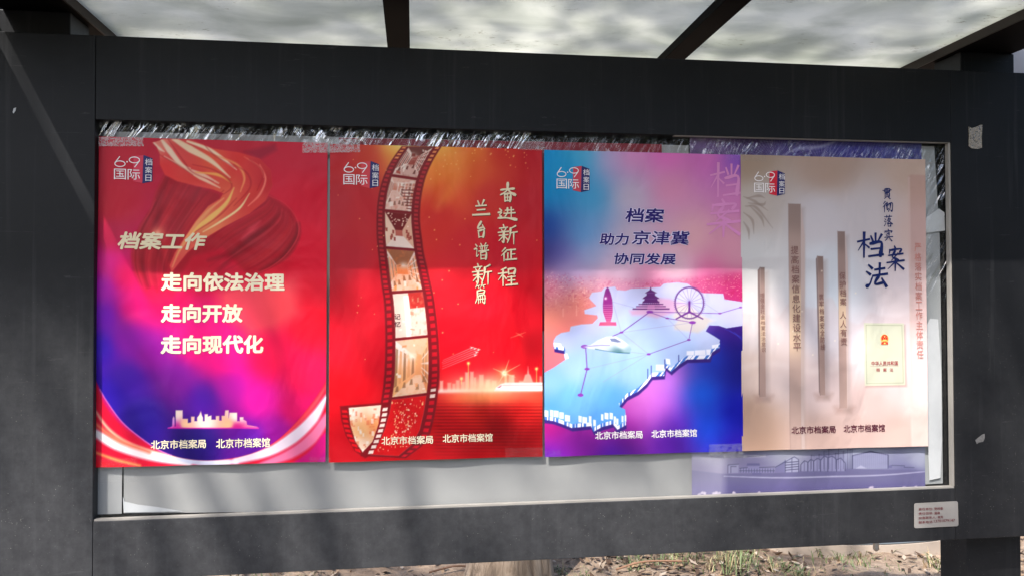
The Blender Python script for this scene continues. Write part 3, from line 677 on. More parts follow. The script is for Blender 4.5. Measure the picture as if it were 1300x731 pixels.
def paint_film(p):
    p.rbf([(425,190,(196,30,38)),(470,190,(206,52,40)),(500,184,(236,130,60)),(528,184,(255,214,96)),(560,184,(252,184,70)),(600,186,(236,110,46)),(640,190,(208,48,36)),(680,195,(190,22,34)),(560,210,(244,128,52)),(600,220,(226,84,44)),(575,245,(232,80,42)),(560,275,(214,44,38)),(620,250,(208,48,42)),(670,260,(190,24,38)),(640,320,(200,18,38)),(600,310,(208,30,40)),
           (430,260,(184,34,44)),(460,260,(194,34,42)),(430,330,(186,26,42)),(460,380,(214,14,36)),(430,430,(224,6,36)),(470,440,(206,6,30)),(580,370,(228,24,40)),(620,380,(236,12,36)),(670,400,(224,6,30)),(580,430,(244,2,26)),(640,440,(236,2,24)),(682,440,(176,2,20)),(682,465,(196,4,22)),(600,465,(246,8,26)),(640,480,(240,30,30)),
           (440,500,(222,4,24)),(470,540,(196,2,18)),(430,575,(186,2,20)),(600,520,(216,30,20)),(660,520,(200,20,18)),(580,550,(176,4,14)),(640,545,(150,2,10)),(680,560,(140,2,10)),(600,575,(160,2,12)),(680,500,(230,60,40))], p=4, soft=14)
    p.stroke([(540,186),(580,205),(575,235),(556,262)], [18,22,12,3], (250,160,66), .5, 10)
    p.glow(560, 200, 45, (250,130,50), .6, 40); p.glow(525, 184, 40, (255,196,84), .95, 20); p.glow(525, 184, 24, (255,236,150), .95, 8)
    # dark lines of the floor of light
    fl = np.clip((p.Y - 506) / 12, 0, 1) * np.clip((p.X - 545) / 12, 0, 1)
    p.mixin(fl * .55 * (0.5 + 0.5 * np.sin(p.Y * 1.55)) * np.clip((590 - p.Y) / 30, .2, 1), (104, 0, 6))
    z = lambda pts: Z(7.31, 540, 420, pts)
    right = np.clip((p.X - 552) / 5, 0, 1)
    # skyline of light
    def b(x0, y0, x1, y1, a=.55, c=(250, 190, 170)): p.poly(z([(x0, y1), (x0, y0), (x1, y0), (x1, y1)]), c, a, 1.0)
    for r in ((135,460,165,560,.75),(205,478,240,550),(250,488,280,550),(285,455,318,550),(330,470,365,550),(370,382,402,550,.65),(415,376,448,550,.6),(450,430,470,550),(500,405,540,550),(560,450,600,550,.4),(620,460,660,550,.4),(735,400,760,500,.7),(772,405,826,480,.7),(870,460,910,490),(1060,418,1080,480)): b(*r)
    p.poly(z([(905,475),(925,405),(945,395),(953,325),(963,395),(975,405),(1000,475)]), (250,176,160), .7, .9)
    for x, y, yb in ((400,298,520),(335,440,490),(1032,348,480)):
        p.stroke(z([(x, y), (x, yb)]), .9, (255, 190, 90), .8, .6); p.glow(*z([(x, y)])[0], 2.0, (255, 224, 120), .95)
    # glow of the horizon and the train
    hz = np.exp(-((p.Y - (496.5 - (p.X - 555) * .022)) / np.where(p.Y < 496, 3.4, 2.6)) ** 2)
    p.mixin(right * hz * (.75 + .25 * np.exp(-((p.X - 615) / 30) ** 2)), (250, 236, 228))
    p.mixin(right * .9 * np.exp(-((p.X - 618) / 48) ** 2 - ((p.Y - 491) / 16) ** 2), (253, 204, 160))
    p.mixin(right * .5 * np.exp(-((p.X - 610) / 46) ** 2 - ((p.Y - 505) / 8) ** 2), (250, 150, 70))
    p.poly(z([(640,552),(660,520),(700,490),(745,477),(1110,474),(1110,552)]), (246, 214, 208), .95, .9)
    p.stroke(z([(720,502),(900,500),(1110,502)]), .7, (206, 120, 130), .6, .6); p.stroke(z([(660,530),(800,538),(1110,536)]), 1.2, (255, 250, 246), .9, .9)
    p.poly(z([(668,526),(700,502),(712,502),(690,526)]), (150, 60, 90), .7, .6)
    x, y = z([(733, 390)])[0]
    p.glow(x, y, 9, (255, 130, 70), .6); p.glow(x, y, 3.4, (255, 244, 220), 1.0)
    for dx, dy in ((6, -17), (-14, -6), (14, 5), (-7, 12), (20, -11)): p.stroke([(x, y), (x + dx, y + dy)], [1.6, .3], (255, 190, 140), .7, .6)
    # aircraft with their trails
    for tx, ty, sx, sy in ((432,153,165,270),(462,162,155,290),(495,172,160,305),(478,197,160,328),(466,222,155,350)):
        p.stroke(z([(tx, ty), (sx, sy)]), [.9, .4], (255, 170, 160), .7, .5)
        for q in ([(tx + 16, ty - 3), (tx - 18, ty - 10), (tx - 6, ty + 2)], [(tx + 16, ty - 3), (tx - 14, ty + 14), (tx - 4, ty)]): p.poly(z(q), (250, 200, 190), .9, .5)
    p.stroke(z([(790,62),(870,32),(930,10)]), [.5, 1.6, .6], (250, 110, 80), .8, .6); p.stroke(z([(840,15),(875,33),(905,52)]), [.5, 1.6, .8], (250, 110, 80), .8, .6)
    # film strip
    body = strip_poly(0, 1, 0, 1, 50)
    p.mixin(p.pm(body, .8) * .90, (116, 16, 26))
    seps = [186, 225.5, 269, 316, 370, 428.5, 502.5, 579]
    r = np.random.default_rng(5)
    for j in range(7):
        s0, s1 = s_of_y(seps[j] + 1.6), s_of_y(seps[j + 1] - 1.6)
        P = strip_poly(s0, s1, .19, .80, 5); A = np.asarray(P); k, q = p.sub(*A.min(0), *A.max(0)); m = q.pm(P, .7)
        q.mixin(m, (240, 206, 188))
        keep = p.I[k]
        if j == 2:                                                # corridor with a dark lit ceiling
            for pp, c in ((strip_poly(s0, s0 + (s1 - s0) * .52, .19, .80), (118, 24, 26)), ([tuple(strip_pt(s0, .19)), tuple(strip_pt(s0 + (s1 - s0) * .5, .42)), tuple(strip_pt(s0 + (s1 - s0) * .66, .42)), tuple(strip_pt(s1, .19))], (238, 196, 168)), ([tuple(strip_pt(s0, .80)), tuple(strip_pt(s0 + (s1 - s0) * .5, .58)), tuple(strip_pt(s0 + (s1 - s0) * .66, .58)), tuple(strip_pt(s1, .80))], (226, 170, 140)), ([tuple(strip_pt(s1, .19)), tuple(strip_pt(s0 + (s1 - s0) * .66, .42)), tuple(strip_pt(s0 + (s1 - s0) * .66, .58)), tuple(strip_pt(s1, .80))], (244, 214, 196)), (strip_poly(s0 + (s1 - s0) * .5, s0 + (s1 - s0) * .67, .42, .58), (190, 96, 80))): q.mixin(q.pm(pp, .6), c)
            for _ in range(26):
                t, f = r.uniform(.25, .75), r.uniform(.03, .42); x, y = strip_pt(s0 + (s1 - s0) * f, t); q.mixin(.9 * np.exp(-((q.X - x) ** 2 + (q.Y - y) ** 2) / .7), (255, 226, 200))
            for _ in range(10):
                t = r.uniform(.2, .38) if r.random() < .5 else r.uniform(.62, .78); f = r.uniform(.45, .8); a = strip_pt(s0 + (s1 - s0) * f, t); q.mixin(q.pm([tuple(a), (a[0] + 2.4, a[1] + .5), (a[0] + 2.4, a[1] + 5), (a[0], a[1] + 4.6)], .5), (168, 70, 56))
        else:
            tone = ((150, 48, 34), (206, 110, 84), (176, 70, 50), (240, 120, 60), (232, 140, 110), (230, 150, 96), (236, 40, 30))[j]
            if j == 5: q.rbf([(505,440,(250,226,214)),(540,440,(244,186,140)),(505,490,(244,170,110)),(545,480,(236,140,90))], p=3, soft=5, mask=m)
            if j == 6: q.mixin(m, (214, 16, 22))
            if j == 4: q.mixin(q.pm(strip_poly(s0, s0 + (s1 - s0) * .42, .50, .80), .6), (196, 46, 40)); q.mixin(q.pm(strip_poly(s0 + (s1 - s0) * .1, s1, .40, .50), .6), (252, 238, 226))
            if j == 3: q.mixin(.8 * np.exp(-((q.X - strip_pt((s0 + s1) / 2, .45)[0]) / 12) ** 2 - ((q.Y - 348) / 12) ** 2) * m, (250, 120, 60))
            if j not in (6,):
                def fq(*tf): return [tuple(strip_pt(s0 + (s1 - s0) * f, t)) for t, f in tf]
                dk, md, lt = np.array(tone) * .62, np.array(tone) * 1.0, np.array((250, 224, 206.))
                if j != 4:                                        # a room seen in depth: ceiling, floor, panelled left wall, shelved right wall
                    va, vb, f0, f1 = ((.44, .60, .30, .62), (.30, .40, .18, .40), 0, (.36, .58, .38, .60), 0, (.56, .66, .28, .58))[j]
                    L_ = lambda u, f: (.19 + (va - .19) * u, f * (1 - u) + (f0 + (f1 - f0) * f) * u)
                    R2 = lambda u, f: (.80 + (vb - .80) * u, f * (1 - u) + (f0 + (f1 - f0) * f) * u)
                    q.mixin(q.pm(fq((.19, 0), (.80, 0), (vb, f0), (va, f0)), .6) * .85, dk if j in (0, 3) else md * .5 + lt * .5)
                    q.mixin(q.pm(fq((.19, 1), (.80, 1), (vb, f1), (va, f1)), .6) * .8, md * .35 + lt * .65)
                    q.mixin(q.pm(fq((va, f0), (vb, f0), (vb, f1), (va, f1)), .6) * .8, md)
                    for k_ in range(5):
                        u0, u1 = k_ / 5 + .02, k_ / 5 + .14
                        q.mixin(q.pm(fq(L_(u0, .12), L_(u1, .12), L_(u1, .80), L_(u0, .80)), .5) * .7, md if k_ % 2 else dk)
                        q.mixin(q.pm(fq(R2(u0, .10), R2(u1, .10), R2(u1, .86), R2(u0, .86)), .5) * .75, dk if k_ % 2 else md)
                    for k_ in range(4): q.mixin(q.pm(fq(R2(0, .2 + .18 * k_), R2(.95, .2 + .18 * k_), R2(.95, .24 + .18 * k_), R2(0, .24 + .18 * k_)), .45) * .8, lt)
                    for k_ in range(5):
                        t_, f_ = .26 + .11 * k_ + r.uniform(-.03, .03), r.uniform(.72, .9); q.mixin(q.pm(fq((t_, f_ - .12), (t_ + .03, f_ - .12), (t_ + .045, f_), (t_ - .015, f_)), .5) * .75, dk)
                    q.mixin(.7 * np.exp(-((q.X - strip_pt((s0 + s1) / 2, .5)[0]) / 6) ** 2 - ((q.Y - strip_pt(s0 + (s1 - s0) * f0, .5)[1]) / 4) ** 2) * m, (255, 240, 222))
                nz = np.clip((.6 * vnoise(q.X + 31 * j, q.Y * .8, 4.2, 40 + j) + .4 * vnoise(q.X * 1.2, q.Y, 2.2, 50 + j) - .5) * 2.4, 0, 1)
                if j == 4: nz = nz * np.clip((q.X - strip_pt(s0, .5)[0]) / 5, 0, 1)
                q.mixin(m * nz * .45, tone)
            nrec = (7 if j != 4 else 12) if j != 6 else 150
            for _ in range(nrec):                                 # cabinets, shelves, people: small tone blocks of the tiny photographs
                f = r.uniform(.02, .92); t = r.uniform(.19, .76)
                if j == 4 and f < .5 and t < .5: continue
                if j == 6: f = r.beta(1.6, 1.6) * .95; t = .5 + (t - .5) * (0.55 + abs(f - .5))
                a = strip_pt(s0 + (s1 - s0) * f, t); w, h = r.uniform(1, 6) * (1 if j != 6 else .35), r.uniform(1, 7) * (1 if j != 6 else .4)
                sk = r.uniform(-.35, .35)
                c = np.array(tone) * r.uniform(.85, 1.2) if r.random() < .5 else np.array((252, 232, 214))
                if j == 6: c = np.array((255, 190, 130)) if r.random() < .75 else np.array((255, 236, 200))
                q.mixin(q.pm([tuple(a), (a[0] + w, a[1] + sk * w), (a[0] + w, a[1] + sk * w + h), (a[0], a[1] + h)], .5) * .8, np.clip(c, 0, 255))
            if j == 1:
                for n_ in range(7):
                    a, b_ = strip_pt(s0 + (s1 - s0) * (.35 + .09 * n_), .50 + .03 * n_), strip_pt(s0 + (s1 - s0) * (.30 + .1 * n_), .80); q.mixin(q.pm([tuple(a), tuple(b_), (b_[0], b_[1] + 1.6), (a[0], a[1] + 1.4)], .5) * .8, (120, 40, 34))
        q.I = q.I * m[..., None] + keep * (1 - m[..., None]); p.I[k] = q.I
    for side in (.025, .85):
        n = 62
        for i in range(n):
            s0 = (i + .2) / n; hot = (side > .5 and s0 > .8) or s0 < .06
            c = (250, 150, 90) if s0 < .06 else ((255, 226, 206) if (side > .5 and .80 < s0 < .84) else (214, 14, 34) if s0 > .45 else (190, 44, 48))
            p.poly(strip_poly(s0, s0 + .55 / n, side + .015, side + .105, 2), c, .9, .5)
    # strip's turned-up end at the lower left
    z2 = lambda pts: Z(3.043, 425, 350, pts)
    p.mixin(p.pm(z2([(20,502),(208,487),(204,545),(180,620),(140,690),(118,703),(78,676),(42,615),(25,555)]), .8) * .95, (128, 8, 20))
    fr = z2([(53,508),(180,497),(170,570),(146,640),(108,680),(80,640),(60,575)])
    fm = p.pm(fr, .7); keep = p.I.copy()
    p.rbf([(445,520,(250,226,206)),(480,520,(248,214,190)),(460,545,(246,180,120)),(458,565,(250,210,180)),(475,540,(240,150,90))], p=3, soft=4, mask=fm)
    for _ in range(60):
        x, y = r.uniform(442, 484), r.uniform(516, 570); w, h = r.uniform(1, 4), r.uniform(1, 6); p.poly([(x, y), (x + w, y - .3), (x + w, y + h), (x, y + h)], (228, 110, 70) if r.random() < .6 else (254, 240, 226), .6, .5)
    fm = fm[..., None]; p.I = p.I * fm + keep * (1 - fm)
    for i in range(9):
        f = (i + .3) / 9; a = np.array(z2([(27 + 60 * f ** 2.2, 512 + 165 * f)])[0]); p.poly([tuple(a), (a[0] + 6.5, a[1] + 1.5 * f), (a[0] + 8, a[1] + 3.2 + 3 * f), (a[0] + .8, a[1] + 3.2)], (232, 10, 26), .9, .5)
        a = np.array(z2([(187 - 62 * f ** 1.7, 503 + 185 * f)])[0]); p.poly([tuple(a), (a[0] + 6, a[1] - .6), (a[0] + 5, a[1] + 3.6), (a[0] - 1.4, a[1] + 4.2)], (255, 232, 214), .95, .5)
    for _ in range(70):
        x, y = r.uniform(425, 690), r.uniform(190, 470)
        if r.random() < .4: x, y = r.uniform(560, 670), r.uniform(188, 215)
        p.glow(x, y, r.uniform(.5, 1.0), (255, 190, 110), .8)
o2 = link('poster', P2.sheet('poster', paint_film), mat_print('red_film_print'))
tag(o2, 'red poster with a curling film strip and gold brush writing, second from the left', 'poster', 'posters taped in the window')
def logo_at(P, o, x, y, dark):                                    # the logo's lower-left sign starts at this survey pixel
    a = P1.loc(145.2, 217.5); b = P.loc(x, y); return logo(P, o, dark, b[0] - a[0], b[1] - a[1])
logo_at(P2, o2, 436.3, 224.5, ink('light_red_ink', (220, 66, 74)))
z3 = lambda x0, y0, x1, y1: (590 + x0 / 4.06, 220 + y0 / 4.06, 590 + x1 / 4.06, 220 + y1 / 4.06)
it = []
for ch, b in (('奋', (178,50,262,150)), ('进', (165,175,265,245)), ('新', (168,265,270,365)), ('征', (182,385,265,455)), ('程', (170,485,270,582)), ('兰', (40,140,125,225)), ('台', (55,248,112,335)), ('谱', (45,360,122,445)), ('新', (35,465,138,572)), ('篇', (50,568,112,672))):
    it += brush(BR[ch], rect(P2, *z3(*b)), 1.15 if ch in '篇谱' else 1.4, 0.040)
letters(P2, 'slogan_lettering', o2, INK_GOLD, it, 0.0003, 0.00001)
it2 = [(V + np.array([0.0016, -0.0016]), F_) for V, F_ in it]
letters(P2, 'lettering_edge', o2, ink('dark_gold_ink', (96, 30, 16)), it2, 0.00015, 0.000001)
footer(P2, o2, INK_CREAM, (484.3, 552.8, 549.8, 563.4), (562, 550, 625.4, 560.6))
letters(P2, 'caption_lettering', o2, INK_MAROON, [fit('记', rect(P2, 500.8, 398, 508.4, 405), 0.01), fit('忆', rect(P2, 500.8, 407.5, 508.6, 414.5), 0.01)])

# ---- 3: blue and pink with a raised map
MAP = Z(5, 690, 340, [(-20,672),(0,665),(60,632),(130,585),(160,570),(152,552),(132,545),(138,520),(130,500),(66,488),(63,460),(80,430),(112,410),(165,400),(172,370),(240,356),(310,352),(345,318),(340,300),(262,292),(258,266),(335,240),(300,205),(288,188),(308,155),(368,148),(386,125),(455,117),(468,138),(520,143),(560,130),(640,128),(742,120),(762,100),(850,91),(915,100),(942,120),(965,142),(1010,158),(1140,163),(1148,198),(1270,216),(1290,330),(1290,362),(1160,382),(1112,366),(1052,364),(1030,400),(1085,432),(1120,455),(1116,482),(1068,512),(1056,552),(912,556),(858,592),(810,634),(775,606),(766,660),(690,665)]) + Z(5, 690, 460, [(680,75),(655,110),(600,160),(530,196),(480,258),(486,280),(520,295),(524,372),(470,402),(440,366),(372,384),(318,414),(300,378),(180,390),(110,362),(60,345),(5,338),(-20,336)])
def paint_map(p):
    p.rbf([(693,195,(4,146,208)),(740,195,(84,184,218)),(775,197,(196,170,206)),(800,195,(232,140,188)),(845,195,(232,108,184)),(900,200,(214,108,178)),(938,200,(132,80,186)),(700,240,(8,136,192)),(750,250,(56,154,198)),(720,215,(20,150,204)),(800,250,(196,178,192)),(850,240,(222,140,172)),(930,250,(212,124,178)),
           (693,290,(12,56,142)),(740,298,(80,150,200)),(800,310,(202,180,192)),(880,300,(224,166,168)),(930,310,(214,146,162)),(694,322,(34,24,96)),(712,325,(70,70,150)),(750,325,(160,176,212)),(850,330,(226,188,196)),(935,330,(216,158,170)),(720,340,(206,180,216)),(780,345,(232,202,222)),(860,345,(234,196,208)),
           (698,365,(238,126,140)),(700,400,(244,140,112)),(735,385,(246,128,104)),(720,420,(246,128,118)),(770,362,(244,150,170)),(900,350,(222,92,146)),(935,365,(196,24,96)),(830,350,(236,130,170)),(697,455,(244,112,120)),
           (930,425,(46,14,110)),(940,450,(20,14,110)),(905,455,(24,60,186)),(890,500,(8,104,240)),(895,540,(14,86,232)),(850,480,(196,110,214)),(838,515,(206,100,214)),(810,520,(196,90,184)),(795,545,(150,24,140)),(695,545,(206,22,112)),(700,560,(140,18,130)),(740,562,(110,18,130)),(790,565,(70,10,100)),(850,560,(66,10,126)),(860,540,(90,30,170)),(935,520,(10,10,164)),(940,470,(16,14,120)),(940,570,(40,10,150)),(698,574,(66,24,176)),(780,574,(58,20,166)),(770,500,(206,90,150)),(760,530,(196,40,150)),(820,500,(214,120,200))], p=3.6, soft=24)
    # crowd of small lights above the map
    band = np.clip((p.Y - 352 + (p.X - 820) ** 2 * .0007) / 8, 0, 1) * np.clip((400 - p.Y) / 25, 0, 1)
    hot = np.clip((vnoise(p.X * 1.0, p.Y * 1.6, 1.7, 3) - .74) * 6, 0, 1)
    p.mixin(band * .35 * np.clip((p.X - 760) / 90, 0, 1), (196, 36, 96)); p.mixin(band * hot * .4, (255, 214, 196)); p.mixin(band * np.clip((vnoise(p.X, p.Y, 2.3, 9) - .66) * 5, 0, 1) * .22, (176, 20, 70))
    for x, y, h in ((728,372,10),(715,392,9),(732,388,12),(742,366,6),(706,380,6)): p.stroke([(x, y), (x, y + h)], 1.2, (255, 190, 170), .5, .8)
    # raised map
    sh = [(x + .8, y + 9) for x, y in MAP]
    low = np.clip((p.Y - 425) / 6, 0, 1)
    up = np.clip(1 - low, 0, 1)
    p.mixin(p.pm(sh, .8) * np.where(p.X < 800, low, np.clip((p.Y - 440) / 4, 0, 1)), (58, 34, 120))
    blk = p.pm([(x, y + 4.6) for x, y in MAP], .6) * low
    # facets of the rim: white and blue blocks
    ph = np.where(p.X < 800, p.X, p.X * .8 + p.Y * .6)
    f1 = (np.sin(ph * 1.25) + np.sin(ph * .53 + 1.2)) > -.15
    p.mixin(blk, np.where(f1[..., None], np.array((244, 240, 250.)), np.array((70, 120, 200.))))
    mm = p.pm(MAP, .6); keep = p.I.copy()
    p.rbf([(760,372,(226,214,240)),(830,368,(224,214,242)),(880,362,(222,210,240)),(930,395,(216,206,238)),(750,400,(222,214,242)),(715,430,(206,208,238)),(800,430,(196,212,240)),(900,430,(208,212,240)),(870,445,(190,206,240)),(730,465,(172,202,238)),(800,465,(170,204,238)),(720,505,(116,182,232)),(700,520,(100,172,230)),(780,510,(100,170,228)),(770,535,(92,160,224)),(700,485,(150,196,236))], p=3, soft=10, mask=mm)
    z = lambda pts: Z(5, 690, 340, pts)
    p.poly(z([(545,270),(590,262),(640,250),(700,215),(730,190),(800,195),(850,215),(920,230),(900,260),(850,280),(760,305),(720,315),(640,300),(560,300)]), (240, 176, 204), .85, 2.2)
    p.poly(z([(850,235),(920,230),(960,262),(1010,300),(1090,335),(1050,350),(1030,385),(980,412),(900,402),(830,390),(826,368),(850,330),(815,310),(830,290)]), (232, 212, 196), .9, 2.2)
    p.I = p.I * (1 - mm[..., None] * np.array([.10, .075, .035]))
    m2 = mm[..., None]; p.I = p.I * m2 + keep * (1 - m2)
    # rim ticks
    for x, y0, y1 in ((662,640,700),(684,620,690),(770,580,630),(858,552,590)): p.stroke(z([(x, y0), (x, y1)]), 1.2, (40, 46, 130), .8, .5)
    for a in ([(715,612),(766,612),(764,648),(714,646)], [(776,572),(802,576),(806,612),(780,606)], [(908,526),(955,524),(955,553),(908,553)], [(960,522),(1026,518),(1028,551),(960,553)], [(1032,516),(1062,514),(1056,550),(1034,550)], [(1068,488),(1108,482),(1110,504),(1070,512)], [(62,472),(112,478),(118,505),(66,498)], [(130,545),(150,540),(160,570),(138,583)]): p.poly(z(a), (246, 242, 250), .9, .5)
    z2 = lambda pts: Z(5, 690, 460, pts)
    for x0, x1, y0 in ((5,30,300),(42,62,298),(66,95,302),(100,128,312),(136,168,330),(222,242,335),(246,276,342),(288,304,336),(316,332,360),(366,380,324),(388,412,316),(420,440,316),(446,460,338),(462,476,352),(496,508,335),(516,526,330)): p.poly(z2([(x0, y0), (x1, y0 + 4), (x1, y0 + 44), (x0, y0 + 40)]), (242, 240, 250), .9, .45)
    # net of lines
    for a, b, w in (((675,278),(495,408),1.3),((495,408),(440,432),1.3),((675,280),(785,318),.9),((785,318),(945,345),.9),((945,345),(922,455),.9),((922,455),(668,546),.9),((268,500),(277,640),1.4),((277,640),(235,805),1.4),((690,278),(1118,288),.9),((1118,288),(1250,250),.9)): p.stroke(z([a, b]), w, (122, 70, 158), .9, .5)
    for a, b in (((495,408),(945,345)),((495,408),(668,546)),((268,500),(668,546)),((277,640),(668,546)),((668,546),(380,720)),((440,215),(570,250)),((440,215),(495,408)),((785,318),(922,455)),((1000,210),(1118,288)),((900,180),(1000,280))): p.stroke(z([a, b]), .45, (150, 140, 186), .75, .5)
    for x, y, rx, ry in ((675,278,22,9),(495,408,12,6),(785,318,11,5),(945,345,22,10),(922,455,12,6),(668,546,13,7),(277,640,17,8),(1118,288,11,5),(1250,250,10,5),(235,805,19,11),(262,498,24,12)): p.poly([(690 + (x + rx * math.cos(q)) / 5, 340 + (y + ry * math.sin(q)) / 5) for q in np.linspace(0, 2 * math.pi, 16, endpoint=False)], (132, 50, 160), .95, .5)
    # tower, temple hall, wheel
    T = z([(405,120),(415,128),(428,160),(438,200),(441,240),(441,280),(436,312),(428,340),(462,342),(466,366),(350,366),(358,342),(398,340),(388,312),(378,280),(376,240),(380,190),(392,140)])
    tm = p.pm(T, .5); keep = p.I.copy(); p.rbf([(771,366,(128,40,124)),(771,385,(150,44,134)),(771,400,(186,60,130)),(771,413,(226,96,130))], soft=5, mask=tm)
    for y in range(235, 340, 13): p.stroke(z([(373, y), (444, y)]), .6, (226, 150, 190), .7, .5)
    m2 = tm[..., None]; p.I = p.I * m2 + keep * (1 - m2); p.glow(*z([(395,193)])[0], 1.6, (255, 240, 250), .95)
    pu = (84, 24, 96)
    for pts in ([(678,122),(682,122),(686,140),(716,156),(720,160),(645,160),(650,155),(674,140)], [(655,160),(708,160),(708,174),(732,190),(735,196),(628,196),(634,188),(655,174)], [(642,196),(722,196),(724,206),(736,214),(736,222),(628,222),(630,213),(641,206)], [(628,227),(740,227),(740,236),(628,236)], [(604,227),(760,227),(760,234),(604,234)], [(588,241),(776,241),(776,248),(588,248)], [(566,255),(800,255),(800,264),(566,264)]): p.poly(z(pts), pu, .92, .45)
    p.poly(z([(610,234),(756,234),(756,241),(610,241)]), (226, 150, 200), .6, .4); p.poly(z([(590,248),(775,248),(775,255),(590,255)]), (226, 150, 200), .6, .4); p.poly(z([(662,232),(704,232),(708,264),(658,264)]), (214, 140, 190), .6, .4)
    for k in range(9): p.stroke(z([(632 + 12 * k, 222), (632 + 12 * k, 228)]), .7, pu, .8, .4)
    C = np.array([925, 222]); R = 100
    an = np.linspace(0, 2 * math.pi, 60); p.stroke([(690 + (C[0] + 90 * math.cos(a)) / 5, 340 + (C[1] + R * math.sin(a) * .98) / 5) for a in an], 1.7, (100, 54, 124), .95, .5, n=1)
    for a in np.linspace(0, 2 * math.pi, 52, endpoint=False): p.poly([(690 + (C[0] + 97 * math.cos(a + d)) / 5 + e, 340 + (C[1] + 103 * math.sin(a + d)) / 5) for d, e in ((-.03, -.6), (.03, .6), (.03, 1.2), (-.03, -.2))], (104, 60, 124), .9, .6)
    for a in np.linspace(0, math.pi, 9, endpoint=False): p.stroke(z([(C[0] + 86 * math.cos(a), C[1] + 96 * math.sin(a)), (C[0] - 86 * math.cos(a), C[1] - 96 * math.sin(a))]), .5, (130, 104, 160), .8, .5)
    p.stroke(z([(925,215),(925,280)]), 2.4, (96, 30, 130), .95, .5); p.stroke(z([(925,278),(842,322)]), [2.6, 1.6], (104, 40, 130), .95, .5); p.stroke(z([(925,278),(1010,322)]), [2.6, 1.6], (104, 40, 130), .95, .5)
    # fast train
    tr = z([(245,500),(300,485),(345,455),(400,434),(460,432),(500,455),(550,490),(560,515),(548,542),(480,540),(400,528),(300,512)])
    tm = p.pm(tr, .6); keep = p.I.copy(); p.rbf([(745,438,(220,224,236)),(775,428,(240,240,246)),(790,436,(246,246,250)),(760,443,(206,212,226)),(785,447,(90,130,140)),(797,446,(150,180,190))], soft=3, mask=tm)
    p.poly(z([(420,445),(455,445),(500,470),(470,472),(430,465)]), (110, 120, 160), .9, .5); p.stroke(z([(255,500),(350,490),(420,490)]), 1.2, (140, 120, 190), .8, .5); p.stroke(z([(330,514),(430,532),(548,540)]), 1.4, (40, 90, 100), .8, .6)
    m2 = tm[..., None]; p.I = p.I * m2 + keep * (1 - m2)
    for k in range(3): p.stroke(z([(1150 + 30 * k, 385 + 10 * k), (1262, 440 + 10 * k)]), .5, (60, 70, 190), .7, .5)
o3 = link('poster', P3.sheet('poster', paint_map), mat_print('blue_pink_print'))
tag(o3, 'blue and pink poster with a raised pale map and navy writing, second from the right', 'poster', 'posters taped in the window')
logo_at(P3, o3, 706.8, 230, ink('red_ink', (206, 70, 86)))
def halo(P, o, items, lift=0.0003): letters(P, 'lettering_halo', o, INK_PALE, items, lift)
R3 = lambda *b: rect(P3, *b)
T3 = (('档案', (793.3, 264.6, 842.8, 283)), ('助力', (760.8, 296.2, 798.4, 311.6)), ('京津冀', (801.5, 293.2, 875.5, 311.2)), ('协同发展', (779.5, 321.6, 857.5, 336.2)))
for s_, b in T3:
    o_ = letters(P3, 'title_lettering', o3, INK_DNAVY, [fit(s_, R3(*b), 0.022 if len(s_) == 3 else 0.03, 0.12)], 0.0005)
    halo(P3, o_, [fit(s_, (lambda r: (r[0] - .0012, r[1] - .0012, r[2] + .0012, r[3] + .0012))(R3(*b)), 0.075, 0.12)], 0.0002)
letters(P3, 'shadow_lettering', o3, ink('rose_ink', (220, 140, 190)), brush(BR['档'], R3(902, 208, 940, 250), 1.0) + brush(BR['案'], R3(897, 254, 939, 300), 1.0), 0.0002, 0.000005)
footer(P3, o3, INK_WHITE, (755.4, 546.6, 815.8, 556.6), (827, 544.6, 884.8, 554.6))

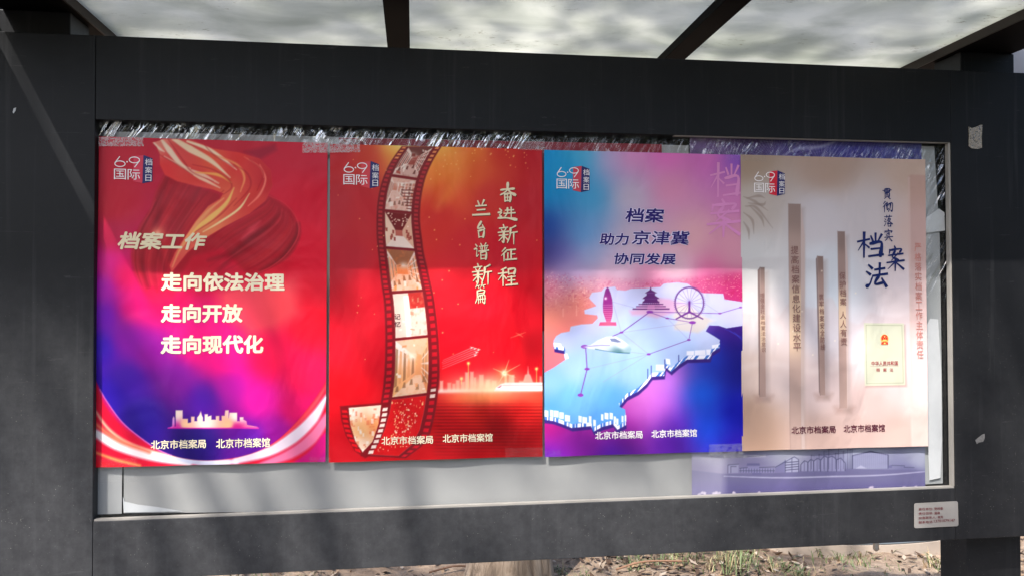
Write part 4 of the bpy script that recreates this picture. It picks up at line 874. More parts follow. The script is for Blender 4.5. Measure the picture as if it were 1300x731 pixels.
# ---- 4: beige with upright tablets
def paint_beige(p):
    p.rbf([(945,203,(178,142,116)),(1050,208,(190,150,130)),(1165,212,(206,166,146)),(958,262,(196,176,166)),(1040,280,(206,192,198)),(1100,280,(202,186,190)),(1165,290,(216,176,166)),(960,330,(212,206,206)),(1050,340,(210,212,222)),(1150,370,(232,208,212)),(960,420,(226,208,210)),(1050,410,(212,206,222)),(1055,375,(206,212,226)),(953,470,(226,190,176)),(952,530,(206,156,128)),(950,562,(196,146,118)),(990,480,(226,194,190)),
           (1050,490,(224,190,188)),(1040,560,(206,162,148)),(1090,545,(206,164,154)),(1140,550,(212,168,156)),(1100,440,(222,206,216)),(1140,470,(232,202,204)),(1100,515,(216,176,170)),(1160,500,(234,194,190))], p=4, soft=18)
    mt = np.clip((p.Y - (392 + 26 * (vnoise(p.X, p.Y * 0, 17, 4) - .5) + 18 * (vnoise(p.X, p.Y * 0, 50, 8) - .5))) / 5, 0, 1) * np.clip((455 - p.Y) / 45, 0, 1)
    p.mixin(mt * .35, (214, 184, 186))
    mt = np.clip((p.Y - (318 + 22 * (vnoise(p.X, p.Y * 0, 22, 14) - .5))) / 5, 0, 1) * np.clip((365 - p.Y) / 40, 0, 1) * np.clip((1060 - p.X) / 30, 0, 1)
    p.mixin(mt * .28, (190, 176, 178))
    p.mixin(np.exp(-((p.Y - (466 + 5 * np.sin(p.X * .05))) / 5) ** 2) * .35, (238, 214, 210))
    for pts in ([(944,250),(958,256),(975,268)],[(946,262),(960,264),(981,290)],[(950,258),(968,260),(972,256)],[(944,270),(955,280),(957,297)],[(948,252),(963,249),(971,252)],[(944,282),(950,292),(951,304)],[(952,262),(966,276),(970,288)]): p.stroke(pts, [1.0, 3.6, .3], (150, 124, 112), .55, .8)
    def slab(front, side, cf, cs, hot):
        x0, y0 = front[0]; yb = front[2][1]
        p.poly([(front[3][0] - 7, yb - 2), (front[2][0] + 9, yb - 2), (front[2][0] + 5, yb + 6), (front[3][0] - 4, yb + 6)], (176, 126, 112), .5, 4)
        p.poly([(x + 4.5, y + 5) for x, y in front], (168, 140, 134), .45, 3.0)
        p.poly(side, cs, .95, .6)
        P = np.asarray(front, float); k, q = p.sub(*P.min(0), *P.max(0)); m = q.pm(front, .6); keep = q.I.copy()
        cx = P[:, 0].mean(); q.rbf([(cx, y0, tuple(np.array(cf) * .86)), (cx, (y0 + hot) / 2, cf), (cx, hot, (228, 186, 150)), (cx, (hot + yb) / 2, tuple(np.minimum(np.array(cf) * 1.06, 255))), (cx, yb, tuple(np.minimum(np.array(cf) * 1.06, 255)))], p=4, soft=6, mask=m)
        p.I[k] = q.I * m[..., None] + keep * (1 - m[..., None])
        p.stroke([(front[0][0], front[0][1]), (front[3][0], front[3][1])], .7, (150, 112, 104), .5, .5)
    slab([(965,339),(971,339.3),(972.6,503.6),(965,503.6)], [(962,343),(965,339),(965,503.6),(963.6,500)], (168,130,120), (126,92,88), 420)
    slab([(1000.6,258.6),(1016.6,259),(1017.6,600),(1003.6,600)], [(1016.6,259),(1021.8,300),(1021.4,400),(1021,520),(1022,600),(1017.6,600)], (184,146,134), (204,172,164), 400)
    slab([(1037.4,325),(1045,325.4),(1048,501.4),(1041.6,501.4)], [(1035.6,329),(1037.4,325),(1041.6,501.4),(1040,497)], (168,130,120), (128,94,90), 405)
    slab([(1063,293.6),(1072.6,294),(1075.8,518),(1066,518)], [(1072.6,294),(1076,330),(1077,400),(1076.6,490),(1075.8,518)], (172,134,124), (210,176,168), 395)
    k = p.pm([(1153,224),(1157,222),(1190,224),(1190,600),(1157,600)], 1.2); keep = p.I.copy()
    p.rbf([(1160,225,(200,150,134)),(1164,300,(206,158,150)),(1165,380,(226,184,180)),(1166,470,(240,200,198)),(1166,560,(226,182,172))], soft=10, mask=k); p.I = keep * .25 + p.I * .75 if False else p.I
    p.stroke([(1154,226),(1156,400),(1158,600)], 2.2, (226, 190, 180), .5, 1.2)
    bk = [(1096.6,409.5),(1147.6,410),(1149,488.3),(1097.6,489.3)]
    p.poly([(x + 1.5, y + 2) for x, y in bk], (170, 128, 120), .6, 1.6)
    p.poly(bk, (204, 203, 180), 1, .5)
    for a, b in (((1099.4,412.4),(1145,412.6)),((1145,412.6),(1146.4,485.6)),((1146.4,485.6),(1100.2,486.4)),((1100.2,486.4),(1099.4,412.4))): p.stroke([a, b], .6, (150, 152, 120), .8, .45)
    p.stroke([(1105,464.6),(1140,464.4)], .4, (170, 120, 110), .7, .4)
    for x, y in ((1012,330),(1043,344),(1007,420),(1018,395),(988,436),(1032,450),(1060,432),(955,372),(1086,372)): p.glow(x, y, 1.0, (255, 236, 210), .8)
def paint_taupe(p):
    paint_beige(p); inb = p.pm([(1096,409),(1148,409),(1149.5,489),(1097,490)], .5)[..., None]
    g = p.I.mean(-1, keepdims=True); q = (p.I * .72 + g * .28) * np.array([.985, .985, .97]); p.I = p.I * inb + q * (1 - inb)
o4 = link('poster', P4.sheet('poster', paint_taupe), mat_print('beige_print'))
tag(o4, 'beige and pink poster with tall stone tablets and blue brush writing, rightmost in the window', 'poster', 'posters taped in the window')
logo_at(P4, o4, 957.2, 235.2, ink('bright_red_ink', (214, 40, 60)))
z4 = lambda x0, y0, x1, y1: rect(P4, 1080 + x0 / 4.873, 230 + y0 / 4.873, 1080 + x1 / 4.873, 230 + y1 / 4.873)
it = []
for ch, b in (('贯', (195,45,255,112)), ('彻', (195,125,262,195)), ('落', (203,213,258,283)), ('实', (203,298,260,372)), ('档', (40,322,200,472)), ('案', (220,405,325,552)), ('法', (92,510,222,655))): it += brush(BR[ch], z4(*b), 1.35)
letters(P4, 'title_lettering', o4, INK_BLUE, it, 0.0003, 0.00001)
def column(P, o, text, x0, x1, y0, y1, mat, bold=0.0, gaps=()):
    n = len(text); h = (y1 - y0) / n; its = []
    for i, ch in enumerate(text):
        if ch == ' ': continue
        f = i / max(n - 1, 1); dx = (x1[0] - x0[0]) * f if hasattr(x0, '__len__') else 0
        a, b = (x0[0] + dx, x0[1] + dx) if hasattr(x0, '__len__') else (x0, x1)
        its.append(fit(ch, rect(P, a, y0 + h * i + h * .08, b, y0 + h * (i + 1) - h * .06), bold))
    letters(P, 'column_lettering', o, mat, its, 0.0003)
column(P4, o4, '增强全社会档案法治意识', (964.8, 970.2), (966.8,), 371, 447, INK_BROWN, 0.0)
column(P4, o4, '提高档案信息化建设水平', (1003.6, 1013.4), (1006.8,), 311.5, 446, INK_BROWN, 0.006)
column(P4, o4, '筑牢档案安全防线', (1039.4, 1045), (1041.4,), 372, 444.5, INK_BROWN, 0.006)
column(P4, o4, '保护档案', (1065, 1073), (1066,), 344.5, 388, INK_BROWN, 0.006)
column(P4, o4, '人人有责', (1066, 1074), (1067,), 394, 438.5, INK_BROWN, 0.006)
column(P4, o4, '严格落实档案工作主体责任', (1160.6, 1168.6), (1162.8,), 308, 455, INK_PINK, 0.004)
letters(P4, 'booklet_lettering', o4, ink('crimson_ink', (166, 56, 66)), [fit('中华人民共和国', rect(P4, 1106, 457.8, 1139.4, 463.4), 0.012)] + [fit(c, rect(P4, x, 466.6, x + 4.4, 471.2), 0.01) for c, x in (('档', 1112), ('案', 1120.6), ('法', 1128.8))], 0.0003)
# state emblem on the booklet: gold wreath ring, red field, stars, gate, red foot
ec = P4.loc(1122.6, 429.6); k = 0.00205
em = letters(P4, 'emblem', o4, ink('emblem_gold', (236, 190, 110)), [disc(ec[0], ec[1], 6.6 * k, 6.9 * k, 28)], 0.0002)
letters(P4, 'emblem_field', em, ink('emblem_red', (206, 24, 34)), [disc(ec[0], ec[1] + .4 * k, 5.3 * k, 5.6 * k, 24), quad((ec[0] - 5.2 * k, ec[1] - 5.0 * k), (ec[0] + 5.2 * k, ec[1] - 5.0 * k), (ec[0] + 5.4 * k, ec[1] - 8.6 * k), (ec[0] - 5.4 * k, ec[1] - 8.6 * k))], 0.00035, 0.00001)
def star(cx, cy, r):
    an = [math.pi / 2 + i * math.pi / 5 for i in range(10)]; return np.array([(cx + (r if i % 2 == 0 else r * .42) * math.cos(a), cy + (r if i % 2 == 0 else r * .42) * math.sin(a)) for i, a in enumerate(an)]), [tuple(range(10))]
letters(P4, 'emblem_device', em, ink('emblem_yellow', (250, 206, 110)), [star(ec[0], ec[1] + 3.2 * k, 1.7 * k)] + [star(ec[0] + dx * k, ec[1] + dy * k, .7 * k) for dx, dy in ((-3, 1.6), (-1.6, .4), (1.6, .4), (3, 1.6))] + [quad(*[(ec[0] + x * k, ec[1] + y * k) for x, y in ((-2.8, -1.0), (2.8, -1.0), (3.4, -2.0), (-3.4, -2.0))]), quad(*[(ec[0] + x * k, ec[1] + y * k) for x, y in ((-4, -2.2), (4, -2.2), (4, -3.8), (-4, -3.8))]), disc(ec[0], ec[1] - 6.6 * k, 1.4 * k)] + [quad(*[(ec[0] + x * k, ec[1] + y * k) for x, y in ((x0, -7.2), (x0 + 1, -7.2), (x0 + 1, -7.9), (x0, -7.9))]) for x0 in (-3.6, -2.0, 1.0, 2.6)], 0.0005, 0.000005)
footer(P4, o4, INK_MAROON, (1004.8, 540.2, 1060.6, 549.8), (1070.7, 538.2, 1123, 548))

# ---- the older purple poster behind the plastic
class Flat(Poster):
    pw, ph = 0.68, 1.06
    def wav(s, u, v): return 0 * u
pa, pb = bp(875.5, 171, 0.0285), bp(1175, 634, 0.0285)
Flat.pw, Flat.ph = pb[0] - pa[0], pa[2] - pb[2]
PV = Flat((pa[0] + pb[0]) / 2, (pa[2] + pb[2]) / 2, -0.001, 0.0285, 0)
def paint_purple(p):
    p.rbf([(885,180,(120,96,140)),(900,190,(112,84,132)),(960,180,(72,50,104)),(1010,185,(70,56,124)),(1080,190,(64,58,136)),(1160,195,(72,72,140)),(1100,300,(90,84,150)),(950,300,(90,84,150)),(900,572,(172,166,194)),(1000,570,(160,160,188)),(1100,570,(150,154,186)),(1170,580,(150,152,184)),(890,600,(120,108,160)),(950,610,(104,94,154)),(1050,612,(92,84,150)),(1160,608,(86,80,148)),(1000,625,(106,84,162)),(900,628,(140,122,176)),(1170,628,(80,74,152))], p=3, soft=8)
    top = p.Y < 260
    for cx, cy, n, R in ((985, 205, 26, 60), (1045, 215, 22, 50), (930, 215, 20, 44)):
        for a in np.linspace(math.pi * 1.03, math.pi * 1.97, n): p.stroke([(cx, cy), (cx + R * math.cos(a), cy + R * math.sin(a))], .4, (166, 150, 196), .55, .4)
    for k in range(22): p.stroke([(1080 + 3.4 * k, 182), (1072 + 3.4 * k, 206)], .35, (120, 114, 186), .5, .4)
    p.stroke([(985,204),(1010,190),(1040,187),(1060,180)], [1, 5, 3], (176, 176, 206), .6, 1.5)
    z = lambda pts: Z(4.0625, 870, 560, pts)
    hor = z([(40,148),(190,165),(300,168),(480,160),(640,150),(860,140),(1020,142),(1260,150)])
    gm = np.clip((p.Y - np.interp(p.X, [h[0] for h in hor], [h[1] for h in hor])) / 1.6 + .5, 0, 1)
    p.mixin(gm * .85, (96, 88, 150))
    p.mixin(gm * .5 * np.clip((p.Y - 608) / 10, 0, 1), (84, 70, 160))
    p.stroke(z([(200,178),(480,186),(760,180),(1020,172),(1260,152)]), [1, 1.6, 1.8, 1.6, 1.2], (186, 180, 220), .75, .7)
    li = (64, 62, 112)
    def L(*pts, w=.55, a=.75, c=li): p.stroke(z(pts), w * 1.5, c, min(1, a * 1.2), .45, n=1)
    def B(pts, c, a): p.poly(z(pts), c, a, .6)
    B([(280,138),(460,138),(460,160),(280,160)], (130, 124, 184), .7); B([(320,112),(382,112),(386,124),(316,124)], (84, 78, 146), .85); B([(322,126),(382,126),(382,158),(322,158)], (118, 112, 176), .7)
    for x in range(286, 460, 14): L((x, 140), (x, 158), w=.5)
    L((280,137),(320,133)); L((382,133),(460,130)); L((280,150),(460,150)); B([(345,160),(392,160),(392,170),(345,170)], (84, 76, 150), .6)
    B([(220,120),(275,116),(275,162),(220,162)], (160, 156, 200), .5); L((220,162),(220,120),(275,116)); L((235,160),(235,128),(262,128))
    B([(464,158),(464,132),(516,96),(516,158)], (104, 98, 166), .7); B([(516,158),(516,94),(562,78),(584,92),(584,156)], (168, 166, 208), .7)
    for k in range(4): L((516, 108 + 13 * k), (584, 102 + 13 * k), w=.8)
    L((464,132),(562,78),(584,92),(584,156)); L((516,96),(516,158)); L((550,84),(550,156))
    xs = [(596,112),(632,102),(662,95),(698,90),(735,78),(780,88),(824,106)]
    for (x0, y0), (x1, y1) in zip(xs[:-1], xs[1:]):
        B([(x0, y0 + 6), ((x0 + x1) / 2, min(y0, y1) - 4), (x1, y1 + 4), (x1, 152), (x0, 152)], (150, 146, 198), .55); L((x0, 152), (x0, y0 + 6), ((x0 + x1) / 2, min(y0, y1) - 4), (x1, y1 + 4), (x1, 150), w=.7); L(((x0 + x1) / 2, min(y0, y1)), ((x0 + x1) / 2, 150), w=.4)
    for x, h in ((650,70),(690,66),(715,50),(740,40),(775,60),(790,36),(815,52),(838,36),(850,40),(860,36)): L((x, 140), (x, h), w=.6, a=.5); L((x, h), (x + 16, h + 4), w=.5, a=.4)
    B([(862,138),(862,72),(956,50),(1046,68),(1046,136)], (126, 124, 178), .85); L((862,138),(862,72),(956,50),(1046,68),(1046,136), w=.9)
    for k in range(40):
        x = 866 + 4.5 * k; L((x, 136), (x, 60), w=.3, a=.35, c=(170, 168, 210))
    B([(880,138),(905,122),(935,138)], (176, 172, 212), .8); B([(1046,124),(1066,120),(1066,136),(1046,136)], (90, 84, 150), .8); L((1066,122),(1130,124),(1130,132),(1180,134))
    r = np.random.default_rng(3)
    for cx, cy, w, h in ((968,258,50,42),(920,262,18,20),(1125,252,40,30),(1190,250,34,26),(1160,258,20,14),(90,280,50,30),(160,278,44,30),(250,272,14,16),(380,272,10,14)):
        for _ in range(14):
            a = r.uniform(math.pi, 2 * math.pi); q = r.uniform(.3, 1); x, y = cx + w * .5 * q * math.cos(a), cy + h * q * math.sin(a) * .8
            s_ = r.uniform(4, 9); B([(x - s_, y), (x, y - s_ * .9), (x + s_, y - 2), (x + s_ * .4, y + s_), (x - s_ * .5, y + s_)], (222, 196, 224), .7)
    left = np.clip((925 - p.X) / 10, 0, 1) * (p.Y > 500)
    p.mixin(left * .35, (214, 206, 224))
def paint_lilac(p):
    paint_purple(p); lo = np.clip((p.Y - 400) / 50, 0, 1)[..., None]; g = p.I.mean(-1, keepdims=True); p.I = p.I * (1 - .38 * lo) + g * .38 * lo
ov = link('old_poster', PV.sheet('old_poster', paint_lilac, 375, 552), mat_print('purple_print', 0.5))
tag(ov, 'purple poster with drawn buildings half hidden behind the beige poster', 'poster')

# ---- the clear plastic they are taped to
xs = np.linspace(WX0 - 0.004, WX1 + 0.004, 60); zs = np.linspace(WZ0 - 0.004, WZ1 + 0.004, 30); XX, ZZ = np.meshgrid(xs, zs)
tag(link('plastic_sheet', grid_mesh('plastic_sheet', XX, np.full_like(XX, 0.0225), ZZ), M_FILM), 'clear plastic sheet stretched across the window behind the four posters, crumpled along the top', 'plastic sheet')

# ---- adhesive tape
TAPE = [mat_tape('crackled_tape', .6, 0.0, .05), mat_tape('thin_tape', .2, 3.0, .05), mat_tape('faint_tape', .03, 5.0, .025)]
def tape(x0, y0, x1, y1, kind, label, tilt=0.0, P=P1, Y=0.0142):
    cx, cy = (x0 + x1) / 2, (y0 + y1) / 2; c, s_ = math.cos(tilt), math.sin(tilt)
    n, m = 24, 6; V = []
    for j in range(m + 1):
        for i in range(n + 1):
            dx, dy = (x0 + (x1 - x0) * i / n) - cx, (y0 + (y1 - y0) * j / m) - cy
            if i in (0, n): dx += random.uniform(-.6, .6)
            w = bp(cx + c * dx - s_ * dy, cy + s_ * dx + c * dy, Y); V.append((w[0], w[1] + random.uniform(-.0003, .0003), w[2]))
    P_ = [(j * (n + 1) + i, (j + 1) * (n + 1) + i, (j + 1) * (n + 1) + i + 1, j * (n + 1) + i + 1) for j in range(m) for i in range(n)]
    tag(link('adhesive_tape', mesh_polys('adhesive_tape', V, P_, True), TAPE[kind]), label, 'tape', 'clear tape holding the posters')
tape(125, 174.5, 182, 186, 0, 'crackled clear tape on the upper left corner of the ribbon poster')
tape(384, 177, 457, 194, 0, 'crackled clear tape bridging the tops of the ribbon poster and the film poster', -0.01)
tape(658, 177, 692, 191, 1, 'clear tape bridging the tops of the film poster and the blue map poster', .02)
tape(943, 197, 973, 205, 2, 'faint clear tape on the upper left corner of the beige poster', .02)
tape(922, 190, 946, 204, 2, 'faint clear tape between the tops of the map poster and the beige poster', .02)
tape(127, 581, 175, 612, 2, 'faint clear tape under the lower left corner of the ribbon poster', -.02)
tape(392, 580, 420, 590, 2, 'faint clear tape between the feet of the ribbon poster and the film poster', -.02)
tape(642, 568, 690, 581, 2, 'faint clear tape on the lower right corner of the film poster', -.02)
tape(690, 571, 712, 582, 2, 'faint clear tape on the lower left corner of the map poster', -.02)
tape(900, 563, 944, 577, 1, 'crinkled clear tape on the lower right corner of the map poster', -.03)
tape(918, 577, 972, 580.5, 1, 'thin clear tape across the purple poster below the beige poster', -.01)

# ---- plate, torn tape, chips
def slab_px(name, pts, Y, th, mat, bevel=0.0):
    W = [bp(x, y, Y) for x, y in pts]; n = len(W)
    V = [(w[0], Y - th, w[2]) for w in W] + [(w[0], Y, w[2]) for w in W]
    P = [tuple(range(n - 1, -1, -1)), tuple(range(n, 2 * n))] + [(i, (i + 1) % n, n + (i + 1) % n, n + i) for i in range(n)]
    bm = bmesh.new(); bm.from_mesh(mesh_polys(name, V, P)); bmesh.ops.recalc_face_normals(bm, faces=bm.faces[:])
    if bevel: bmesh.ops.bevel(bm, geom=bm.edges[:], offset=bevel, segments=2, affect='EDGES', clamp_overlap=True)
    me = bpy.data.meshes.new(name); bm.to_mesh(me); bm.free(); return link(name, me, mat)
ac = lambda cx, cy, r, a0, a1: [(cx + r * math.cos(math.radians(a)), cy + r * math.sin(math.radians(a))) for a in np.linspace(a0, a1, 5)]
pl = slab_px('contact_plate', ac(1162.5, 640.3, 2.2, 180, 270) + ac(1213.4, 637.6, 2.2, 270, 360) + ac(1213.8, 664.6, 2.6, 0, 90) + ac(1162.5, 667.6, 2.2, 90, 180), -0.0006, 0.002, plain('brushed_plate', (0.42, 0.39, 0.36), 0.42, 0.35, 0.08, 40), 0.0005)
tag(pl, 'small silver contact plate with four lines of dark red writing on the bottom rail', 'plate')
PL = Flat(0, 0, 0, -0.0029, 0)
zp = lambda x0, y0, x1, y1: rect(PL, 1150 + x0 / 14.625, 630 + y0 / 14.625, 1150 + x1 / 14.625, 630 + y1 / 14.625)
rows = []
for txt, x0, x1, y in (('责任单位:', 234, 500, 228), ('党政委', 522, 690, 218), ('责任领导:', 234, 500, 308), ('唐健', 525, 630, 300), ('应急联系人:', 234, 560, 386), ('高克', 585, 690, 374), ('联系电话:', 234, 500, 468), ('13701079147', 516, 905, 440)):
    rows.append(fit(txt, zp(x0, y - 25, x1, y + 25), 0.008))
letters(PL, 'lettering', pl, ink('dark_red_ink', (112, 36, 44)), rows, 0.0001)
M_TORN = mat_tape('brown_torn_tape', .8, 8.0); M_TORN.node_tree.nodes['Principled BSDF.001'].inputs['Base Color'].default_value = (.46, .38, .28, 1)
tt = slab_px('torn_tape', [(1229.5,161),(1233,163),(1238,162),(1244,159),(1247,159),(1246,176),(1246.5,188),(1241,189.5),(1234,189),(1229.5,186),(1230,174)], -0.0008, 0.0012, M_TORN)
tag(tt, 'torn flap of clear tape stuck high on the right side of the frame', 'tape')
tt = slab_px('torn_tape', [(1238,558),(1243,554),(1247,551),(1250,550),(1250,556),(1248,560),(1243,561),(1240,563)], -0.0004, 0.0005, plain('tape_remnant', (0.20, 0.19, 0.18), 0.5, 0, .5, 150))
tag(tt, 'small grey remnant of tape low on the right side of the frame', 'tape')
ch = slab_px('sticker_scrap', [(17.5,138),(20.5,137),(19.8,141),(17.2,144.5),(16.2,143)], -0.0006, 0.0008, M_WHITE)
tag(ch, 'tiny white scrap stuck on the left side of the frame', 'paper scrap')

# ================================================================== trees and ground cover
def mat_bark():
    t = NT('bark'); v = t.coord((9, 9, 1.6)); a = t.noise(v, 2.2, 7, 0.7, 0.8)
    t.set(Base_Color=t.ramp(a, [(0.32, (0.10, 0.07, 0.05)), (0.5, (0.27, 0.20, 0.145)), (0.68, (0.40, 0.32, 0.25))]), Roughness=0.95); t.bump(a, 0.9, 0.03)
    return t.m
def mat_leaf(name, a, b):
    t = NT(name); oi = t.noise(t.coord(), 1.5, 3)
    col = t.mix(oi, a, b); t.set(Base_Color=col, Roughness=0.5)
    tr = t.n('BsdfTranslucent'); t.l(col, tr.inputs['Color']); mx = t.n('MixShader'); mx.inputs[0].default_value = 0.3
    t.l(t.p.outputs[0], mx.inputs[1]); t.l(tr.outputs[0], mx.inputs[2]); t.l(mx.outputs[0], t.out.inputs['Surface']); return t.m
M_BARK = mat_bark(); M_LEAF = mat_leaf('green_leaf', (0.045, 0.085, 0.018), (0.09, 0.13, 0.03))
def leaves_mesh(name, centres, size, rng):
    n = len(centres); d = rng.normal(size=(n, 3)); d /= np.linalg.norm(d, axis=1)[:, None]; e = np.cross(d, rng.normal(size=(n, 3))); e /= np.linalg.norm(e, axis=1)[:, None] + 1e-9
    s = size * rng.uniform(.6, 1.3, n)[:, None]; C = np.asarray(centres)
    V = np.stack([C - d * s, C + e * s * .5, C + d * s, C - e * s * .5], 1).reshape(-1, 3)
    return mesh_np(name, V, np.arange(4 * n), np.arange(n) * 4, np.full(n, 4))
def tree(x, y, h, cr, label, rng, clumps, per, leaf=0.06, cz=None, r0=0.16, flare=1.35, squash=0.7, spr=1.0, thin=None):
    root = empty('tree', (x, y, GZ)); tag(root, label, 'tree')
    cz = cz if cz is not None else h * .68
    P = [(x, y, GZ - .1), (x + .01, y, GZ + .12), (x + .02, y + .02, GZ + .45), (x + .05, y, GZ + h * .3), (x - .03, y + .05, GZ + h * .55), (x, y, GZ + h * .85)]
    V, F_ = tube([Vector(q) for q in spline(P, 6)], np.interp(np.linspace(0, 1, 31), [0, .12, .25, .5, .8, 1], [r0 * flare * 1.08, r0 * flare, r0 * 1.08, r0 * .8, r0 * .5, r0 * .15]), 20)
    V = [Vector((p.x + (p.x - x) * .07 * math.sin(5 * math.atan2(p.y - y, p.x - x) + p.z), p.y, p.z)) for p in V]
    base, cs = len(V), []
    for i in range(clumps):
        a = rng.uniform(0, 2 * math.pi); q = rng.uniform(0, 1) ** .5; el = rng.uniform(-1, 1)
        k = math.sqrt(max(0, 1 - el * el * .8)) * q * cr; cs.append((x + k * math.cos(a), y + k * math.sin(a), GZ + cz + el * cr * squash))
    for i in range(0, clumps, 4):
        t_ = .45 + .45 * rng.random(); s0 = Vector((x, y, GZ + h * t_ * .8)); e0 = Vector(cs[i]); m_ = (s0 + e0) / 2 + Vector((0, 0, .15))
        v2, f2 = tube([s0, m_, e0], [r0 * .28, r0 * .16, r0 * .04], 6); b = len(V); V += v2; F_ += [tuple(j + b for j in f) for f in f2]
    link('trunk', mesh_polys('trunk', V, F_, True), M_BARK, root)
    pts = np.concatenate([np.asarray(c) + rng.normal(size=(per, 3)) * [.32 * spr, .32 * spr, .2 * spr] * rng.uniform(.6, 1.25) for c in cs])
    if thin is not None: pts = pts[thin(pts, rng)]
    link('crown', leaves_mesh('crown', pts, leaf, rng), M_LEAF, root)
    return root
# the tree whose foot shows under the board, and trees on the sunny side whose leaves dapple the light
tw = gp(652, 748)
tree(tw[0], tw[1] + .12, 6.0, 2.0, 'tree with a broad pale trunk standing just behind the notice board', np.random.default_rng(2), 60, 60, .07, 4.6, .205, 1.22)
def gaps(p, r):                                                  # where this crown is open: light passes to the stile, the posters and the soil
    t = -p[:, 1] / -SUN.y; x = p[:, 0] - SUN.x * (p[:, 1] / SUN.y); z = p[:, 2] - SUN.z * (p[:, 1] / SUN.y)
    keep = np.ones(len(p), bool)
    q = np.clip((1.276 - z) / .52, 0, 1); d = np.abs(x - (-.185 + .26 * q)); keep &= ~((d < .17) & (z > .70) & (z < 1.5))
    win = (x > 0.05) & (x < 2.6) & (z > -.12) & (z < .62); keep &= ~(win & (vnoise(x * 10, z * 10, 2.6, 77) < .60))
    keep &= ~((z > -.16) & (z < .03) & (x > .1) & (x < 1.9) & (r.random(len(p)) < .7))
    blot = vnoise(x * 10 + z * 4, z * 10 - x * 2, 1.7, 91)
    keep &= ~(((x < .10) | (z < -.10)) & (x < 2.45) & (z < .75) & (blot > .46))
    keep &= ~((z > 1.8) & (r.random(len(p)) < .8))
    return keep
C0 = Vector((1.2, 0, -.1)) + SUN * 9.5
tree(C0.x, C0.y, 9.5, 2.5, 'leafy tree across the path whose crown dapples the light on the board', np.random.default_rng(4), 46, 165, .075, C0.z - GZ, .17, spr=.85, squash=.78, thin=gaps)
tree(2.6, -9.5, 7.0, 2.4, 'second leafy tree across the path, mirrored in the plastic', np.random.default_rng(6), 90, 60, .08, 4.4, .16)
tree(-4.5, -11.5, 7.5, 2.6, 'leafy tree across the path, far off to the left', np.random.default_rng(8), 90, 60, .08, 4.6, .16)
tree(6.6, -8.0, 7.5, 2.9, 'broad leafy tree across the path, off to the right', np.random.default_rng(9), 150, 60, .085, 4.0, .18)
tree(10.6, -6.0, 8.0, 3.0, 'tall leafy tree across the path, farthest to the right', np.random.default_rng(10), 150, 60, .09, 4.2, .2)
tree(4.4, -13.5, 9.0, 3.4, 'big leafy tree in the second row across the path', np.random.default_rng(12), 150, 60, .1, 4.6, .2)

hr = np.random.default_rng(14)  # unseen strip of leaves added to cut the horizon's brightness
hc = np.stack([hr.uniform(-9, 16, 26000), -7.6 + hr.normal(size=26000) * .38, GZ + hr.uniform(.02, 1.0, 26000) ** .7 * 1.75], 1); hc[:, 2] += .12 * np.sin(hc[:, 0] * 2.3)
hg = empty('horizon_screen', (3.5, -7.6, GZ)); tag(hg, 'unseen screen of leaves across the path, added to block the bright horizon', 'horizon_screen')
link('foliage', leaves_mesh('foliage', hc, .07, hr), M_LEAF, hg)
# leaf litter and dry stalks
rng = np.random.default_rng(21)
n = 20000
lx, ly = rng.uniform(-1.5, 6.0, n), 1.2 + 4.2 * rng.random(n) ** 1.2
keep = (vnoise(lx * 10, ly * 10, 7.0, 31) > rng.uniform(.25, .75, n)); lx, ly = lx[keep], ly[keep]
C = np.stack([lx, ly, ground_h(lx, ly) + GZ + rng.uniform(.004, .022, len(lx))], 1)
def litter_mat(name, a, b): return plain(name, a, .9, 0, .5, 3)
d = rng.normal(size=C.shape) * [1, 1, .25]; d /= np.linalg.norm(d, axis=1)[:, None]; e = np.cross(d, [0, 0, 1]) + rng.normal(size=C.shape) * .35; e /= np.linalg.norm(e, axis=1)[:, None]
s_ = rng.uniform(.008, .040, len(C))[:, None]
V = np.stack([C - d * s_, C + e * s_ * .42, C + d * s_, C - e * s_ * .42], 1).reshape(-1, 3)
lit = link('leaf_litter', mesh_np('leaf_litter', V, np.arange(4 * len(C)), np.arange(len(C)) * 4, np.full(len(C), 4)))
for m_ in (litter_mat('dead_leaf_dark', (.075, .042, .025), 0), litter_mat('dead_leaf_tan', (.27, .18, .11), 0), litter_mat('dead_leaf_pale', (.42, .33, .25), 0)): lit.data.materials.append(m_)
lit.data.polygons.foreach_set('material_index', rng.choice(3, len(C), p=[.5, .33, .17]).astype(np.int32)); tag(lit, 'dead brown leaves and crumbs scattered over the bare soil', 'leaf litter', kind='stuff')
M_GRASS = plain('grass_blade', (.13, .17, .06), .6, 0, .4, 5); M_STRAW = plain('straw_blade', (.36, .29, .16), .8, 0, .3, 5)
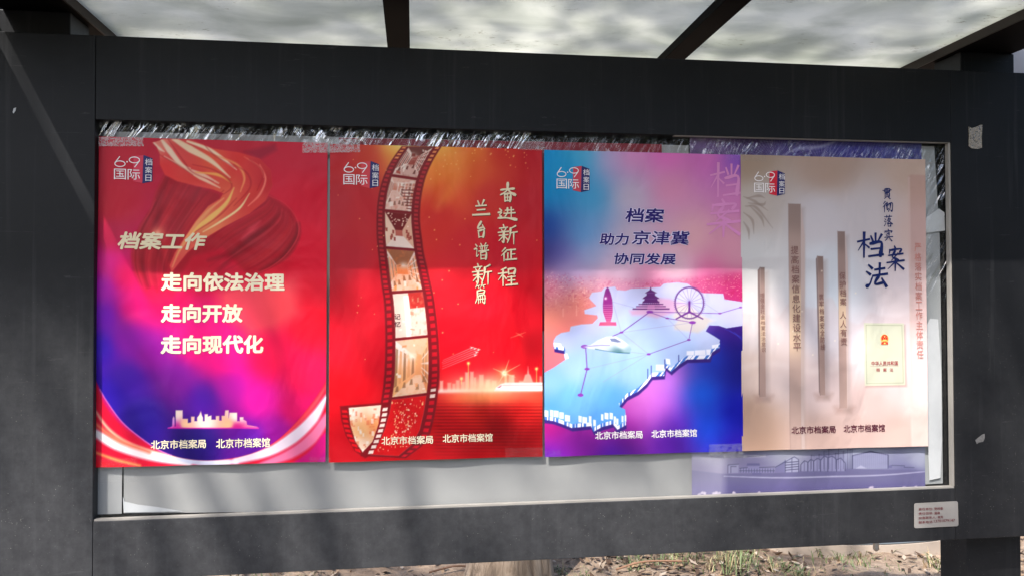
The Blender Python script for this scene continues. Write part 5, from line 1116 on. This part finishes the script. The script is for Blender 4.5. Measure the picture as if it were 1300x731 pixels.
def tuft(px, py, h, n, spread, label, dry=.3):
    g_ = gp(px, py); r = np.random.default_rng(int(px)); g_[2] += float(ground_h(g_[0], g_[1]))
    root = empty('grass_tuft', tuple(g_)); tag(root, label, 'grass', 'grass tufts behind the board'); n = int(n * 1.5); spread = spread * 1.3; h *= .72
    for nm, mat, cnt in (('green_blades', M_GRASS, int(n * (1 - dry))), ('dry_blades', M_STRAW, int(n * dry))):
        V, P = [], []
        for _ in range(max(cnt, 2)):
            a = r.uniform(0, 2 * math.pi); o = np.array([r.normal() * spread * .5, r.normal() * spread * .5, -.01]); L = h * r.uniform(.5, 1.15); ln = r.uniform(.3, 1.5) * L; w = r.uniform(.0018, .0038)
            p0 = g_ + o; p1 = p0 + [ln * .35 * math.cos(a), ln * .35 * math.sin(a), L * .6]; p2 = p0 + [ln * math.cos(a), ln * math.sin(a), L * r.uniform(.45, .95)]
            t_ = np.array([-math.sin(a), math.cos(a), 0]) * w; b = len(V); V += [p0 - t_, p0 + t_, p1 + t_ * .8, p1 - t_ * .8, p2]; P += [(b, b + 1, b + 2, b + 3), (b + 3, b + 2, b + 4)]
        link(nm, mesh_polys(nm, V, P), mat, root)
for a in ((742, 728, .07, 70, .16, 'low green grass right beside the broad tree trunk', .2), (812, 722, .11, 60, .09, 'bright green grass tuft a little right of the tree trunk', .1), (860, 716, .14, 60, .10, 'grass tuft just below the middle of the bottom rail', .3), (935, 727, .20, 70, .13, 'tall half dry grass tuft nearest the board', .45), (985, 718, .12, 50, .10, 'upright grass tuft left of the green ground weeds', .4), (1010, 728, .10, 40, .07, 'small grass tuft low under the rail, below the weeds', .2), (1075, 714, .09, 110, .22, 'spreading green weeds before the pale concrete pad', .25), (1185, 716, .16, 22, .05, 'thin lone stalks beside the right post', .7), (355, 731, .08, 60, .2, 'low grass at the far left under the rail', .4), (690, 727, .08, 40, .1, 'grass at the right foot of the tree trunk', .2), (905, 722, .09, 50, .16, 'short dry grass between two taller tufts', .6)): tuft(*a)
# fallen twig, concrete pad and hose
a, b = gp(782, 731), gp(872, 724)
def rod(name, pts, r, mat, n=8):
    V, P = tube(spline(pts, 6).tolist(), r, n); return link(name, mesh_polys(name, V, P, True), mat)
gz = lambda q, h: np.array([q[0], q[1], GZ + float(ground_h(q[0], q[1])) + h])
tag(rod('fallen_twig', [gz(a, .03), gz((a * .6 + b * .4), .04), gz(b, .03)], .006, plain('reddish_twig', (.26, .14, .085), .8)), 'straight reddish brown twig lying right of the tree trunk', 'twig')
tag(rod('fallen_twig', [gz(gp(545, 727), .03), gz(gp(575, 722), .04), gz(gp(596, 721), .03)], .006, plain('dark_twig', (.16, .09, .06), .8)), 'short dark twig lying left of the tree trunk', 'twig')
pc = gp(1105, 684); nb = 40; rx, ry = 1.0, .62
bm = bmesh.new(); ring_ = [bm.verts.new((pc[0] + rx * math.cos(q), pc[1] + .35 + ry * math.sin(q), GZ + .05)) for q in np.linspace(0, 2 * math.pi, nb, endpoint=False)]
f_ = bm.faces.new(ring_); ex = bmesh.ops.extrude_face_region(bm, geom=[f_]); bmesh.ops.translate(bm, verts=[v for v in ex['geom'] if isinstance(v, bmesh.types.BMVert)], vec=(0, 0, -.2)); bmesh.ops.recalc_face_normals(bm, faces=bm.faces[:])
me = bpy.data.meshes.new('concrete_pad'); bm.to_mesh(me); bm.free()
tag(link('concrete_pad', me, plain('pale_concrete', (.46, .38, .31), .9, 0, .12, 9)), 'pale round concrete pad on the soil by the right post', 'concrete pad')
tag(rod('hose', [(pc[0] + rx * .97 * math.cos(q), pc[1] + .35 + ry * .97 * math.sin(q), GZ + .062) for q in np.linspace(-2.4, .5, 14)], .012, plain('grey_blue_hose', (.22, .27, .32), .5)), 'thin grey blue hose lying along the rim of the concrete pad', 'hose')
